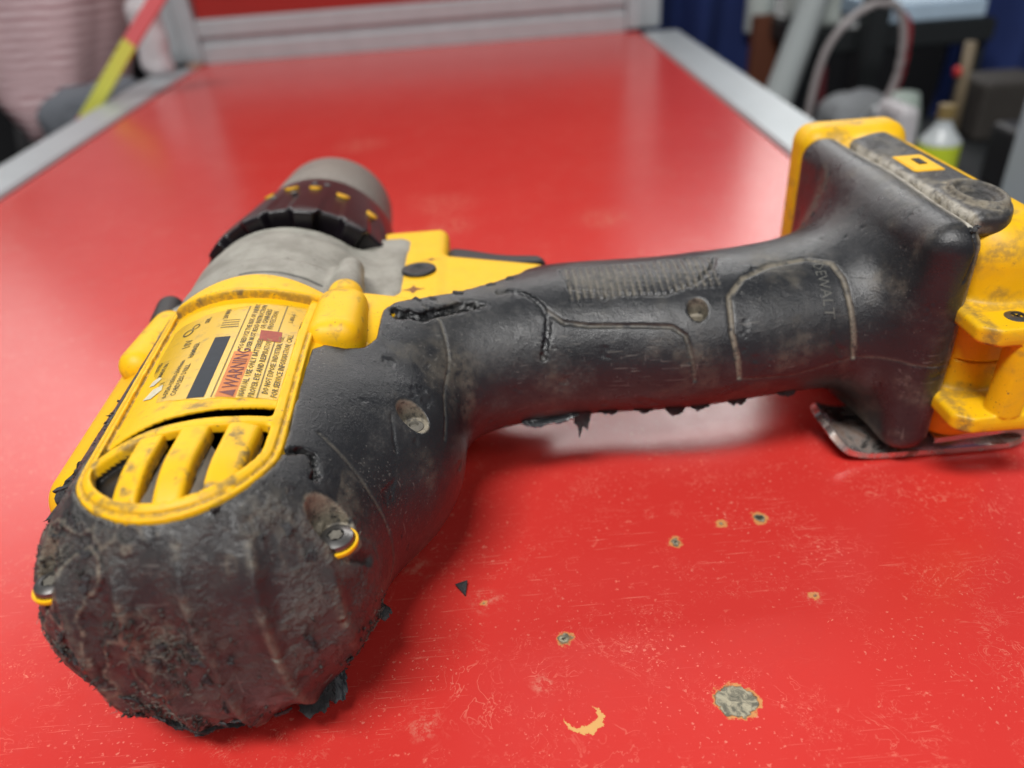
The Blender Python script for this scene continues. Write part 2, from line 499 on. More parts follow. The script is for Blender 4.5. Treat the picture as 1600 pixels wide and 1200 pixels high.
def tube_data(path, r, seg=10, caps=True):
    path = [Vector(p) for p in path]
    v = []; f = []
    up = Vector((0, 0, 1))
    for i, p in enumerate(path):
        t = (path[min(i + 1, len(path) - 1)] - path[max(i - 1, 0)]).normalized()
        a = t.cross(up)
        if a.length < 0.05: a = t.cross(Vector((0, 1, 0)))
        a.normalize(); b = t.cross(a)
        rr = r[i] if isinstance(r, (list, tuple)) else r
        for k in range(seg):
            an = 2 * math.pi * k / seg
            v.append(tuple(p + a * math.cos(an) * rr + b * math.sin(an) * rr))
    for i in range(len(path) - 1):
        for k in range(seg):
            f.append((i * seg + k, i * seg + (k + 1) % seg, (i + 1) * seg + (k + 1) % seg, (i + 1) * seg + k))
    if caps:
        f.append(tuple(range(seg))[::-1]); f.append(tuple(range((len(path) - 1) * seg, len(path) * seg)))
    return v, f
def spline(pts, n=8):
    out = []
    P = [Vector(p) for p in pts]
    for i in range(len(P) - 1):
        p0 = P[max(i - 1, 0)]; p1 = P[i]; p2 = P[i + 1]; p3 = P[min(i + 2, len(P) - 1)]
        for k in range(n):
            t = k / n
            out.append(0.5 * ((2 * p1) + (p2 - p0) * t + (2 * p0 - 5 * p1 + 4 * p2 - p3) * t * t + (-p0 + 3 * p1 - 3 * p2 + p3) * t ** 3))
    out.append(P[-1])
    return out

floor_z = -0.86
fl = add_box('floor', (-4, -3, floor_z - 0.05), (4, 4.2, floor_z), simple('grey_workshop_floor', (0.06, 0.06, 0.062), 0.6, var=0.3, vscale=3))
fl['kind'] = 'structure'
wl = add_box('wall', (-4, 4.2, floor_z), (4, 4.3, 2.2), simple('workshop_wall', (0.35, 0.35, 0.34), 0.7, var=0.1, vscale=2))
wl['kind'] = 'structure'

# workbench
wb = thing('workbench', 'red-topped workbench with grey aluminium edge rails and uprights, under the drill', 'workbench', (0.0, 0.0, floor_z))
add_box('bench_top', (-0.348, -0.62, -0.022), (0.202, 1.05, 0.0), M_table, wb)
def rail(name, lo, hi, axis):
    """edge rail: extruded profile with a slot along its top and side"""
    x0, y0, z0 = lo; x1, y1, z1 = hi
    if axis == 'y':
        w = x1 - x0
        prof = [(0, z0), (w, z0), (w, z1 - .002), (w - .002, z1), (.002, z1), (0, z1 - .002), (0, -0.008), (.004, -0.010), (.004, -0.018), (0, -0.020)]
        v = [(x0 + p[0], y, p[1]) for y in (y0, y1) for p in prof]
    else:
        h = z1 - z0
        prof = [(y0, z0), (y1, z0), (y1, z1), (y0 + .002, z1), (y0, z1 - .002), (y0, z0 + h * .62), (y0 + .005, z0 + h * .60), (y0 + .005, z0 + h * .42), (y0, z0 + h * .40)]
        v = [(x, p[0], p[1]) for x in (x0, x1) for p in prof]
    k = len(prof)
    f = [(i, (i + 1) % k, k + (i + 1) % k, k + i) for i in range(k)] + [tuple(range(k))[::-1], tuple(range(k, 2 * k))]
    return mesh_obj(name, v, f, M_alu, wb, smooth=False, scale=1.0)
rail('edge_rail', (-0.390, -0.62, -0.045), (-0.3485, 1.012, 0.0035), 'y')
rail('edge_rail', (0.2025, -0.62, -0.045), (0.246, 1.012, 0.0035), 'y')
rail('back_rail', (-0.3445, 1.051, 0.0002), (0.1875, 1.085, 0.050), 'x')
for x0 in (-0.386, 0.1885):
    prof = [(0, 0), (.018, 0), (.018, .004), (.024, .004), (.024, 0), (.042, 0), (.042, .042), (0, .042)]
    prof2 = [(p[0], p[1] * .95) for p in prof]
    v = [(x0 + p[0] * 0.98, 1.046 + p[1], z) for z in (0.0038, 0.62) for p in prof2]
    k = len(prof2)
    f = [(i, (i + 1) % k, k + (i + 1) % k, k + i) for i in range(k)] + [tuple(range(k))[::-1], tuple(range(k, 2 * k))]
    mesh_obj('upright', v, f, M_alu, wb, smooth=False, scale=1.0)
add_box('back_panel', (-0.3435, 1.060, 0.0505), (0.1865, 1.072, 0.60), M_redpanel, wb)
for lx in (-0.385, 0.205):
    for ly in (-0.60, 0.95):
        add_box('leg', (lx, ly, floor_z), (lx + .038, ly + .038, -0.0455), M_alu, wb, bev=0.002)

# ================================================================== THE DRILL
drill = thing('cordless_drill', 'battered black and yellow cordless drill without battery lying on the red bench', 'cordless drill', (-0.068, 0.18, 0.0))

def axx(y): return -67.7 - .035 * (np.clip(y, 95, 380) - 95)
AZ = 37.5
def rad(y): return 36.5 + .006 * (np.clip(y, 95, 250) - 95)
def cyl_y(x, y, z, y0, y1, r):
    q = np.sqrt((x - axx(y)) ** 2 + (z - AZ) ** 2) - rad(y) + r
    yc = (y0 + y1) / 2; hy = (y1 - y0) / 2 - r
    w = np.abs(y - yc) - hy
    return np.sqrt(np.maximum(q, 0) ** 2 + np.maximum(w, 0) ** 2) + np.minimum(np.maximum(q, w), 0) - r
def sell(y, z, cy, cz, a, b):
    u = (y - cy) / a; v = (z - cz) / b
    k = np.sqrt(u * u + v * v) + 1e-9
    g = np.sqrt((u / a) ** 2 + (v / b) ** 2) + 1e-9
    return k * (k - 1) / g
def smooth_interp(x, xs, ys):
    # Catmull-Rom through the stations
    xs = np.array(xs, float); ys = np.array(ys, float)
    i = np.clip(np.searchsorted(xs, x) - 1, 0, len(xs) - 2)
    mt = np.gradient(ys, xs)
    h = xs[i + 1] - xs[i]; t = np.clip((x - xs[i]) / h, 0, 1)
    return (2 * t ** 3 - 3 * t ** 2 + 1) * ys[i] + (t ** 3 - 2 * t ** 2 + t) * h * mt[i] + (-2 * t ** 3 + 3 * t ** 2) * ys[i + 1] + (t ** 3 - t ** 2) * h * mt[i + 1]
def motor(x, y, z): return cyl_y(x, y, z, 102, 262, 24)
def handle(x, y, z):
    cy = smooth_interp(x, [-40, -10, 20, 60, 100, 130], [205, 212, 218, 217, 222, 235])
    cz = smooth_interp(x, [-40, 0, 40, 100, 130], [39, 39.5, 39.5, 41, 41])
    a = smooth_interp(x, [-40, -15, 20, 60, 95, 115], [40, 29, 28, 28.6, 29, 32])
    b = smooth_interp(x, [-40, -10, 20, 60, 95, 115], [30, 24, 23.8, 23.5, 24, 27])
    return smax(sell(y, z, cy, cz, a, b), smax(-45 - x, x - 128, 4), 4)
def neck(x, y, z): return ln((x + 46) / 1.08, (y - 174) / 1.3, (z - 34) / 1.) - 31
def foot(x, y, z):
    sx = x + .03 * (y - 188)
    return rbox(sx, y, z, (124.9, 233, 43), (7.7, 48, 38), 7.5)
def spine(x, y, z): return rbox(x, y, z, (-101.5 - .03 * (y - 150), 200, 38), (16, 56, 13), 9)
def upper(x, y, z):
    d = motor(x, y, z)
    d = smin(d, neck(x, y, z) * .75, 12)
    d = smin(d, spine(x, y, z), 14)
    return d
def black(x, y, z):
    d = smin(upper(x, y, z), handle(x, y, z) * .9, 10)
    return smin(d, foot(x, y, z), 18)
def top_z(fn, x, y, off=0.0):
    """height of the upper side of fn's surface above (x, y)"""
    x = np.atleast_1d(np.asarray(x, float)); y = np.atleast_1d(np.asarray(y, float))
    lo = np.full(x.shape, 45.0); hi = np.full(x.shape, 92.0)
    for _ in range(18):
        mid = (lo + hi) / 2
        ins = fn(x, y, mid) + off < 0
        lo = np.where(ins, mid, lo); hi = np.where(ins, hi, mid)
    return lo
def snap(pts, fn=None, off=0.0):
    P = np.array(pts, float)
    fn = fn or black
    for _ in range(6):
        d = fn(P[:, 0], P[:, 1], P[:, 2]) - off
        P = P - grad(fn, P, .3) * d[:, None] * .9
    return [tuple(p) for p in P]
def race(x, y):
    """signed distance to the rounded side panel seen from above"""
    xc = -69.5 - .04 * (y - 130)
    hw = 21 + .025 * (np.maximum(y, 132) - 132)
    u = np.abs(x - xc)
    return np.where(y < 132, np.sqrt(u * u + (y - 132) ** 2) - 21, u - hw)
RUB = [(-130, 60), (200, 60), (200, 340), (24, 340), (23, 266), (20.5, 246), (14, 232), (6.4, 221), (-7.4, 212.5), (-25.8, 203.5), (-30.5, 200), (-33, 195), (-34, 182), (-36.5, 177), (-41, 174.5), (-46, 174.2), (-48.3, 171), (-48.6, 150), (-69, 150), (-94, 150), (-95.6, 205), (-97.4, 205), (-97.6, 175), (-98.6, 160), (-101, 150), (-105, 141), (-110, 136), (-130, 132)]

G_A = [(12, 203, 60.6), (15.1, 200.1, 58.7), (18.2, 198.1, 56.7), (25.6, 197.0, 55.5), (40.4, 195.7, 54.8), (49.6, 194.5, 54.2), (53.3, 192.4, 51.9), (54.8, 189.2, 46.0), (55.8, 188.2, 38.7)]
G_B = [(69.3, 189.3, 37.9), (66.7, 192.5, 51.6), (67.4, 200.4, 59.0), (73.1, 206.6, 61.9), (82.2, 211.0, 63.3), (94.3, 212.3, 63.9), (100.4, 208.5, 64.9), (102.2, 202.4, 62.3), (103.0, 195.1, 55.3), (104.6, 190.5, 39.4)]
G_S = [(68.8, 189.3, 37.5), (86.8, 191.9, 36.2), (104.7, 190.5, 39.2), (114.5, 186.3, 39.9), (133.6, 185.6, 38.4)]
G_C = [(-22, 201, 64), (-16.9, 195.2, 62.1), (-13.3, 182.9, 56.3), (-10.8, 171.1, 53.2), (-10.2, 158.3, 48.8)]
G_M = [(-43, 141.5, 64.5), (-36.7, 137.8, 58.6), (-31.8, 134.5, 51.5), (-28.0, 132.2, 41.3), (-28.1, 131.2, 31.9), (-31, 128, 22)]
G_M2 = [(-35, 121.5, 52), (-32.0, 125.0, 45.8), (-31.0, 123.5, 36.2), (-31.5, 124, 27)]
G_P = [(20, 219, 63.3), (20.3, 215.6, 63.4), (22.4, 208.8, 62.2), (34.5, 205.4, 61.0), (49.4, 203.2, 60.3), (59.7, 206.7, 62.0), (66.2, 213.6, 63.5), (68, 219, 63.5)]
G_tear = [(-28.5, 194.5, 66), (-25, 196, 65.2), (-22.1, 195.5, 64.3), (-19, 198.5, 63.8), (-16.8, 199.3, 63.3), (-11.4, 202.5, 62.4), (-4.8, 203.3, 62.0)]
G_crk = [(0, 209, 63), (4.1, 209.4, 63.1), (8.8, 207.3, 62.4), (12.2, 203.0, 60.6), (14.2, 199.2, 58.2), (13.1, 194.5, 54.4), (11.6, 190.6, 49.3)]
G_crv = [(-49, 131, 68), (-47.4, 131.8, 67.2), (-45, 134, 65.5), (-43.0, 134.0, 63.8), (-42, 131, 63), (-41.6, 129.6, 62.2), (-42.3, 127.5, 62.5)]
G_v = [(-27, 155.5, 59.8), (-26.2, 152.6, 58.6), (-25.5, 149, 56.5), (-24.9, 146.5, 54.3)]
G_l = [(-86, 114, 66), (-84.5, 110.4, 63.7), (-82, 105.5, 55), (-78.5, 102.1, 47.1), (-73, 101.6, 32), (-68.6, 102.5, 20.3), (-63, 104.5, 12)]
G_l2 = [(-93, 117, 63), (-92, 111, 58), (-90, 107.5, 50), (-86, 104, 38), (-80, 103, 26), (-74, 105, 16)]
G_sc = [(-70, 101.5, 29), (-62.2, 101.8, 33), (-52, 103, 38), (-42.0, 106.3, 40.1), (-36, 113, 39)]
G_f = [(127, 193, 81), (127, 188.5, 77), (128.5, 186.6, 73.4), (127, 186, 66)]

def wobble(P, s=6.0, a=0.5, seed=3): return fbm(P, s, 3, seed) * a
def dense(g, step=2.2):
    out = []
    for a, b in zip(g[:-1], g[1:]):
        a = np.array(a, float); b = np.array(b, float); k = max(1, int(np.ceil(np.linalg.norm(b - a) / step)))
        out += [tuple(a + (b - a) * i / k) for i in range(k)]
    return out + [tuple(g[-1])]
G_A, G_B, G_S, G_C, G_M, G_M2, G_P, G_tear, G_crk, G_crv, G_v, G_l, G_l2, G_sc, G_f = [snap(dense(g)) for g in (G_A, G_B, G_S, G_C, G_M, G_M2, G_P, G_tear, G_crk, G_crv, G_v, G_l, G_l2, G_sc, G_f)]
G_r1 = snap([(-47 + .12 * k, 106, 60 - 5 * k) for k in range(9)])
G_r2 = snap([(-62 + .3 * k, 102, 58 - 5 * k) for k in range(9)])
G_r3 = snap([(-80 + 1.2 * k, 103, 58 - 5 * k) for k in range(9)])
ZH2 = float(top_z(black, -24.2, 159.8)[0])
ZH1 = float(top_z(black, 57.8, 198.2)[0])
def rubber_fn(x, y, z):
    P = np.stack([x, y, z], 1)
    d = black(x, y, z)
    near = np.abs(d) < 6
    Pn = P[near]
    w = np.zeros(len(x)); w[near] = fbm(Pn, 5.0, 3, 5, 0.6)
    mk = poly2d(x, y, RUB)
    rag = 0.35 + 1.2 * sstep(-84, -96, x) * sstep(210, 150, y) + 0.5 * (x > -20)
    mk = mk + w * rag
    r = race(x, y)
    mk2 = np.where(z > 30, -(r - 0.15) + w * 0.25, -30)
    mm = np.maximum(mk, mk2)
    # hollow region below panel only on the upper side; lower side stays closed
    d = smax(d, np.where(z > 12, mm, -9), 0.7)
    # grooves
    nx = near
    xx, yy, zz = x[nx], y[nx], z[nx]
    dn = d[nx]
    wn = w[nx]
    for pts, rr, kk in ((G_A, .62, .5), (G_B, .72, .5), (G_S, .22, .25), (G_C, .35, .4), (G_M, .35, .3), (G_M2, .25, .2), (G_P, .5, .6), (G_v, .35, .2), (G_sc, .15, .3), (G_f, .4, .2)):
        dn = smax(dn, rr - polyline(xx, yy, zz, pts), kk)
    for pts, rr, wb_ in ((G_tear, 1.35, 1.9), (G_crk, .5, .7), (G_crv, .5, .9)):
        dn = smax(dn, rr + wn * wb_ - polyline(xx, yy, zz, pts, 4), .5)
    # counterbores (screws run straight down through the case)
    def bore(cx, cy, rr, zb): return np.maximum(np.sqrt((xx - cx) ** 2 + (yy - cy) ** 2) - rr, zb - zz)
    for cx, cy, rr, zb in ((-38.3, 120.2, 4.6, 52.0), (-94.6, 113.4, 4.2, 52.0), (57.8, 198.2, 2.9, ZH1 - 6.5), (-24.2, 159.8, 3.6, ZH2 - 4.0)):
        dn = smax(dn, -bore(cx, cy, rr, zb), .5)
    # crescent gouge below the rear screw
    dn = smax(dn, -capsule(xx, yy, zz, (-37.0, 114.2, 53.2), (-32.8, 121.2, 44.0), 1.5, 1.2), 1.0)
    # ribbed thumb pad
    inpad = (xx > 20) & (xx < 67) & (yy > 204) & (yy < 221) & (zz > 56)
    dn = dn + np.where(inpad, .28 * (np.sin(xx * 2 * math.pi / 2.1) > .2), 0)
    d[nx] = dn
    return d
def wearmask(V):
    x, y, z = V[:, 0], V[:, 1], V[:, 2]
    rear = sstep(136, 112, y) * sstep(-15, -32, x)
    left = sstep(-86, -93, x) * sstep(175, 135, y)
    n = sstep(-.15, .45, fbm(V, 13, 3, 21))
    heavy = np.exp(-((x + 71) ** 2 + (y - 102) ** 2 + (z - 44) ** 2) / 70.) + .7 * np.exp(-((x + 80) ** 2 + (y - 104) ** 2 + (z - 22) ** 2) / 130.) + .5 * np.exp(-((x + 91) ** 2 + (y - 116) ** 2 + (z - 58) ** 2) / 90.) + .8 * np.exp(-((x + 36) ** 2 + (y - 122) ** 2 + (z - 22) ** 2) / 50.)
    return np.clip(rear * (.25 + .75 * n) + left * .8 + heavy, 0, 1.0), np.clip(heavy + left * .6 * n, 0, 1)
def layers(V):
    """noise whose zero crossings are the edges of peeled layers, and where they occur"""
    x, y, z = V[:, 0], V[:, 1], V[:, 2]
    n = fbm(V * np.array([1, 1, .45]), 7.5, 3, 131, .55)
    n2 = fbm(V * np.array([1, .8, .6]), 4.6, 3, 151, .55)
    left = sstep(-66, -84, x) * sstep(150, 128, y)
    rimz = sstep(52, 62, z) * sstep(126, 112, y) * .35
    low = sstep(22, 10, z) * sstep(125, 110, y)
    right = sstep(-44, -36, x) * sstep(128, 118, y) * sstep(40, 24, z)
    k = np.clip(left + rimz + low + right, 0, 1)
    return n, n2, k
def rubber_disp(V):
    x, y, z = V[:, 0], V[:, 1], V[:, 2]
    w, hv = wearmask(V)
    # vertical flutes of the end cap
    th = np.arctan2(z - AZ, x - axx(y))
    rear = sstep(120, 106, y)
    rib = np.abs(np.sin((x + 63 + (z - 40) * .05) * math.pi / 12.5))
    fl = -2.3 * ((1 - rib) ** 1.6 * -1 + .3) * -1 * sstep(118, 108, y) * sstep(68, 56, z) * sstep(-32, -38, x) * sstep(-102, -96, x)
    n1 = fbm(V, 7, 4, 31, .6); n2 = fbm(V * np.array([1, 1, .55]), 3.2, 4, 41, .65)
    flake = sstep(.02, .10, n2) * .55 + sstep(.22, .27, n1) * .5
    d = n1 * .12 * (w + .25) - hv * .15 + hv * flake * .30 + w * (1 - hv) * sstep(.28, .31, n1) * .28 - fl * (1 - .5 * hv)
    ln1, ln2, kk = layers(V)
    d = d + kk * (.42 * sstep(-.01, .015, ln1) + .22 * sstep(.145, .165, ln2) - .3)
    hand = sstep(-45, -30, x)
    d = d + hand * (.12 * fbm(V, 4, 3, 51) - .22 * sstep(.36, .44, fbm(V, 6, 4, 61, .65)))
    # ragged lower edge
    low = sstep(7, 3, z) * sstep(-20, -30, x)
    d = d + low * sstep(.0, .4, n2) * 1.2 * sstep(135, 115, y)
    return d
def rubber_attr(V):
    x, y, z = V[:, 0], V[:, 1], V[:, 2]
    w, hv = wearmask(V)
    dust = np.zeros(len(x))
    for pts, rr, a in ((G_A, .55, .95), (G_B, .75, 1.0), (G_S, .25, .45), (G_C, .30, .8), (G_M, .28, .75), (G_M2, .15, .6), (G_P, .4, .45), (G_v, .1, .5), (G_sc, .08, .6), (G_crk, .5, .5)):
        dust = np.maximum(dust, a * sstep(rr + .25, rr - .25, polyline(x, y, z, pts)))
    for cx, cy, rr, zb in ((-38.3, 120.2, 4.9, 50.0), (57.8, 198.2, 3.1, ZH1 - 7), (-24.2, 159.8, 3.8, ZH2 - 5), (-94.6, 113.4, 4.5, 52.0)):
        b = np.sqrt((x - cx) ** 2 + (y - cy) ** 2)
        dust = np.maximum(dust, .85 * sstep(rr + .1, rr - .3, b) * (z > zb - 2))
    dust = np.maximum(dust, .6 * sstep(.9, .2, np.abs(race(x, y))) * (z > 40))
    sx = x + .03 * (y - 188)
    edge = np.exp(-((sx - 129) / 1.8) ** 2 - ((z - 80) / 1.8) ** 2) * ((y > 190) & (y < 284))
    dust = np.maximum(dust, edge * 1.2)
    dust = np.maximum(dust, np.exp(-((sx - 129.8) / .7) ** 2) * .8 * (y < 200) * (z > 8))
    chalk = np.clip(edge * 1.3 + np.exp(-((sx - 131.6) / .8) ** 2) * .9 * (y < 200) * (z > 8), 0, 1)
    inpad = (x > 20) & (x < 67) & (y > 205) & (y < 221) & (z > 56)
    dust = np.maximum(dust, inpad * .35 * (np.sin(x * 2 * math.pi / 2.1) > .2))
    dust = np.maximum(dust, .24 * sstep(.0, .5, fbm(V, 14, 5, 71, .6)) * (x > -38))
    rib = np.abs(np.sin((x + 63 + (z - 40) * .05) * math.pi / 12.5))
    dust = np.maximum(dust, .50 * sstep(.35, .05, rib) * (y < 116) * (z < 66) * (x < -34) * sstep(-.3, .3, fbm(V, 5, 3, 88)))
    dust = np.maximum(dust, .5 * hv * sstep(.0, .4, fbm(V, 3, 3, 81)))
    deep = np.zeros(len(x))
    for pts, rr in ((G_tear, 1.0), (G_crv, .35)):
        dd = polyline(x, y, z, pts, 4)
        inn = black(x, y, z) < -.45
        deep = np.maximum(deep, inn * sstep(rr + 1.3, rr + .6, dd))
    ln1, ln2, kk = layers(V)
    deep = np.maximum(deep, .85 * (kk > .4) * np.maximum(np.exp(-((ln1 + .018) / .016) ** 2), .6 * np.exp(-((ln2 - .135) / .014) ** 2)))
    dust = np.maximum(dust, .7 * kk * sstep(.03, .06, ln1) * sstep(.16, .05, ln1))
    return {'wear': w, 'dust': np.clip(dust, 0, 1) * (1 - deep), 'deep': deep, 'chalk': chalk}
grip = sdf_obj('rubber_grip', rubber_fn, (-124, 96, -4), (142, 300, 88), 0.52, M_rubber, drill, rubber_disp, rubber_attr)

# yellow housing -----------------------------------------------------
def arcy(x): return np.interp(x, [-90, -84, -76.3, -68.1, -59.4, -51.6, -45], [134.8, 136.8, 139.2, 140.9, 143.2, 146.2, 148.8])
def trig_block(x, y, z):
    a = rbox(x, y, z, (-30, 236, 40), (13, 45, 17.0), 4)
    b = smax(rbox(x, y, z, (-4, 226, 40), (22, 40, 16.0), 4), (y - 249.3 + .42 * (x - 1)) * .9, 3)
    return smin(a, b, 1.5)
def housing_fn(x, y, z):
    u = upper(x, y, z)
    h = np.minimum(u, smin(handle(x, y, z) * .9, 30 + 0 * x, 1)) + 1.25
    h = np.maximum(h, x - 20)
    m0 = np.maximum(u + 1.25, np.maximum(y - 206, x + 20))
    hh = smin(np.maximum(h, y - 206), trig_block(x, y, z), 3)
    hh = np.maximum(hh, np.where((y > 206) & (x < -43.2), 5.0, -50))
    hh = np.maximum(hh, y - 285)
    r0 = race(x, y)
    mkr = poly2d(x, y, RUB)
    hh = np.maximum(hh, np.where(r0 > .6, -mkr - 1.7, -50))
    r = race(x, y)
    top = z > 40
    # raised double rim of the side panel
    rim = np.maximum(u - .15, np.maximum(r - .1, -(r + 3.3)))
    rim = smax(rim, -(np.maximum(np.abs(r + 1.0) - .28, -(u + .35))), .2)
    rim = np.maximum(rim, y - 204)
    hh = np.where(top, smin(hh, rim, .5), hh)
    # slot
    a = y - arcy(x)
    slot = np.maximum(np.abs(a + 1.8) - 2.5, r + 3.5)
    slot = np.maximum(slot, 58 - z)
    # louvre cavity
    cav = smax(a + 8.0, r + 3.5, 1.5)
    cav0 = cav
    cav = np.maximum(np.maximum(cav, 62.0 - z), -77.8 - x)
    pocket = np.maximum(cav0, -(u + 3.4))
    bar = np.maximum(np.maximum(a + 4.3, -(a + 8.2)), r + 2) # rounded bar between slot and louvres
    hh = np.where(top, smin(hh, smax(u - .1, bar, 1.2), .6), hh)
    hh = smax(hh, -slot, .4)
    hh = smax(smax(hh, -cav, .8), -pocket, .8)
    hollow = np.maximum(np.maximum(u + 2.3, r + 2.0), np.maximum(y - 168, 46 - z))
    hollow = np.maximum(hollow, np.where(a < -2, -77.4 - x, -50))
    hh = np.maximum(hh, -hollow)
    return hh
def y_attr(V):
    x, y, z = V[:, 0], V[:, 1], V[:, 2]
    r = race(x, y); u = upper(x, y, z)
    d = .75 * sstep(.5, .1, np.abs(r + 1.0)) * (z > 40) * (y < 204)
    d = np.maximum(d, .85 * sstep(.6, .05, np.abs(r + 3.45)) * (u < -.4) * (z > 40))
    d = np.maximum(d, .6 * sstep(-2.0, -3.5, u) * (r < -2) * (z > 55))
    n = fbm(V, 3.5, 4, 91)
    d = np.maximum(d, .75 * sstep(.0, .45, n) * (y < 147))
    d = np.maximum(d, .8 * sstep(1.2, .2, np.abs(poly2d(x, y, RUB))) * (r > .5))
    return {'dust': np.clip(d, 0, 1), 'deep': 1.0 * ((u < -2.15) & (r < -1) & (y < 170) & (z > 44))}  # deep: hollow behind slot and louvres coloured dark as enclosed shade
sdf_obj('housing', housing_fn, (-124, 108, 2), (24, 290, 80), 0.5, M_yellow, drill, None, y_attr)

# louvre slats: rounded bars running along the motor
def slat_obj(xc, y0, y1, w):
    def fn(x, y, z):
        u = upper(x, y, z)
        xx = x - xc - .035 * (y - 122)
        side = np.maximum(np.abs(xx) - w / 2, np.maximum(y0 - y, y - y1))
        d = smax(u - .05, side, 1.3)
        return np.maximum(d, np.maximum(-(u + 3.6), 55 - z))
    def at(V):
        u = upper(V[:, 0], V[:, 1], V[:, 2])
        n = fbm(V, 2.6, 4, 95)
        return {'dust': np.clip(.8 * sstep(-1.3, -2.6, u) + .85 * sstep(.05, .35, n) * sstep(-.2, .3, fbm(V, 7, 2, 96)), 0, 1)}
    return sdf_obj('vent_slat', fn, (xc - w / 2 - 3, y0 - 3, 56), (xc + w / 2 + 3, y1 + 3, 82), 0.36, M_yellow, drill, None, at)
slat_obj(-75.0, 114.2, 132.5, 5.5)
slat_obj(-66.3, 112.6, 134.8, 5.9)
slat_obj(-57.2, 116.6, 137.5, 6.1)
# dusty inner walls and the motor seen between the slats
def baffle(x0, x1, y0, y1, zt, zb):
    v = [(x0, y0, zt), (x0, y1, zt), (x1, y1, zb), (x1, y0, zb), (x0, y0, zt - 1.2), (x0, y1, zt - 1.2), (x1, y1, zb - 1.2), (x1, y0, zb - 1.2)]
    f = [(3, 2, 1, 0), (4, 5, 6, 7), (0, 1, 5, 4), (1, 2, 6, 5), (2, 3, 7, 6), (3, 0, 4, 7)]
    mesh_obj('vent_baffle', v, f, M_baffle, drill, smooth=False)
baffle(-72.4, -71.2, 116, 131, 69.6, 65.6)
baffle(-63.4, -62.2, 116, 133, 69.4, 65.2)
baffle(-54.4, -53.4, 121, 135, 67.6, 64.4)
for ya in (113.2, 131.5):
    v, f = box_data((-76, ya + 1.5, 61), (-58, ya + 2.9, 65.0)); mesh_obj('vent_baffle', v, f, M_baffle, drill, smooth=False)
def lathe(name, prof, c, axis, mat, parent, seg=48, attrs=None):
    """prof: (distance along axis, radius) in mm"""
    c = np.array(c, float); ax = np.array(axis, float); ax /= np.linalg.norm(ax)
    t = np.array([0, 0, 1.]) if abs(ax[2]) < .9 else np.array([1., 0, 0])
    u = np.cross(ax, t); u /= np.linalg.norm(u); w = np.cross(ax, u)
    v = []; f = []
    for (s, r) in prof:
        for k in range(seg):
            a = 2 * math.pi * k / seg
            v.append(c + ax * s + (u * math.cos(a) + w * math.sin(a)) * max(r, .01))
    for i in range(len(prof) - 1):
        for k in range(seg):
            f.append((i * seg + k, i * seg + (k + 1) % seg, (i + 1) * seg + (k + 1) % seg, (i + 1) * seg + k))
    f.append(tuple(range(seg))[::-1]); f.append(tuple(range((len(prof) - 1) * seg, len(prof) * seg)))
    return mesh_obj(name, v, f, mat, parent, autosmooth=35)
mot = lathe('motor_armature', [(0, 10), (0, 19), (5, 20), (5.2, 17), (9, 17), (9.2, 20), (20, 20), (20.2, 18), (36, 18)], (-68.5, 108, AZ + 5), (0, 1, 0), M_copper, drill)
lathe('commutator_band', [(0, 20.4), (0, 21.2), (2.2, 21.2), (2.2, 20.4)], (-68.5, 121, AZ + 5), (0, 1, 0), M_steelbright, mot)

# gear case -----------------------------------------------------------
def gear_fn(x, y, z):
    rr = np.sqrt((x - axx(y)) ** 2 + (z - AZ) ** 2)
    R = 36.4 - .4 * sstep(222, 224, y) - .5 * sstep(238, 251, y) ** 2 * 3
    d = smax(rr - R, y - 254.5, 1.6)
    d = np.maximum(d, 204 - y)
    d = smax(d, -(np.maximum(np.abs(y - 213.5) - .35, -(rr - 35.4)) ) if False else d - 50, .3)
    # flange running down to the grip
    b = rbox(x, y, z, (-40, 247, 40), (10, 25, 18.5), 5)
    b2 = rbox(x, y, z, (-33, 268, 40), (14, 9, 14), 3)
    d = smin(d, smin(b, b2, 6), 7)
    # screw bosses in front of the yellow lugs
    d = smin(d, capsule(x, y, z, (-45.4, 208, 65.5), (-46, 226, 66), 5.6, 4.2), 3)
    d = smin(d, capsule(x, y, z, (-106, 208, 53), (-104, 228, 53), 5.0, 4.0), 3)
    # arc groove near the housing
    g = np.maximum(np.abs(y - 212.6 + .010 * (x + 68) ** 2 * .6) - .32, np.maximum(35.7 - rr, np.abs(x + 64) - 12))
    d = smax(d, -np.maximum(g, 60 - z), .2)
    return d
sdf_obj('gear_case', gear_fn, (-120, 202, 0), (-14, 282, 80), 0.6, M_grey, drill, lambda V: .10 * fbm(V, 3, 3, 7),
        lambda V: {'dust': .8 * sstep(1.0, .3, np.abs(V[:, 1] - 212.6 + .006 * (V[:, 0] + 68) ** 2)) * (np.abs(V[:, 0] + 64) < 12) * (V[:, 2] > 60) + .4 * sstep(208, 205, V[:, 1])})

# yellow crescent and lugs
def cres_fn(x, y, z):
    u = upper(x, y, z)
    fr = 206.5 - ((x + 68) / 24.0) ** 2 * 8.0
    rr = 196.2 + ((x + 70) / 22.0) ** 2 * 2.2
    d = smax(y - fr, rr - y, .8)
    return smax(smax(d, u - 1.6, 1.2), 55 - z, 1)
sdf_obj('housing_crescent', cres_fn, (-98, 188, 60), (-40, 212, 80), 0.4, M_yellow, drill, None, lambda V: {'dust': .6 * sstep(.55, .0, V[:, 1] - 196.2 - ((V[:, 0] + 70) / 22.0) ** 2 * 2.2) + .3 * sstep(.2, .5, fbm(V, 4, 3, 5))})
def lugr_fn(x, y, z):
    d = capsule(x, y, z, (-45.0, 206.5, 66.5), (-43.8, 183.0, 65.5), 5.2, 6.6)
    d2 = rbox(x, y, z, (-44.3, 189, 66), (7.0, 13, 6.6), 4.5)
    return smin(d, d2, 2)
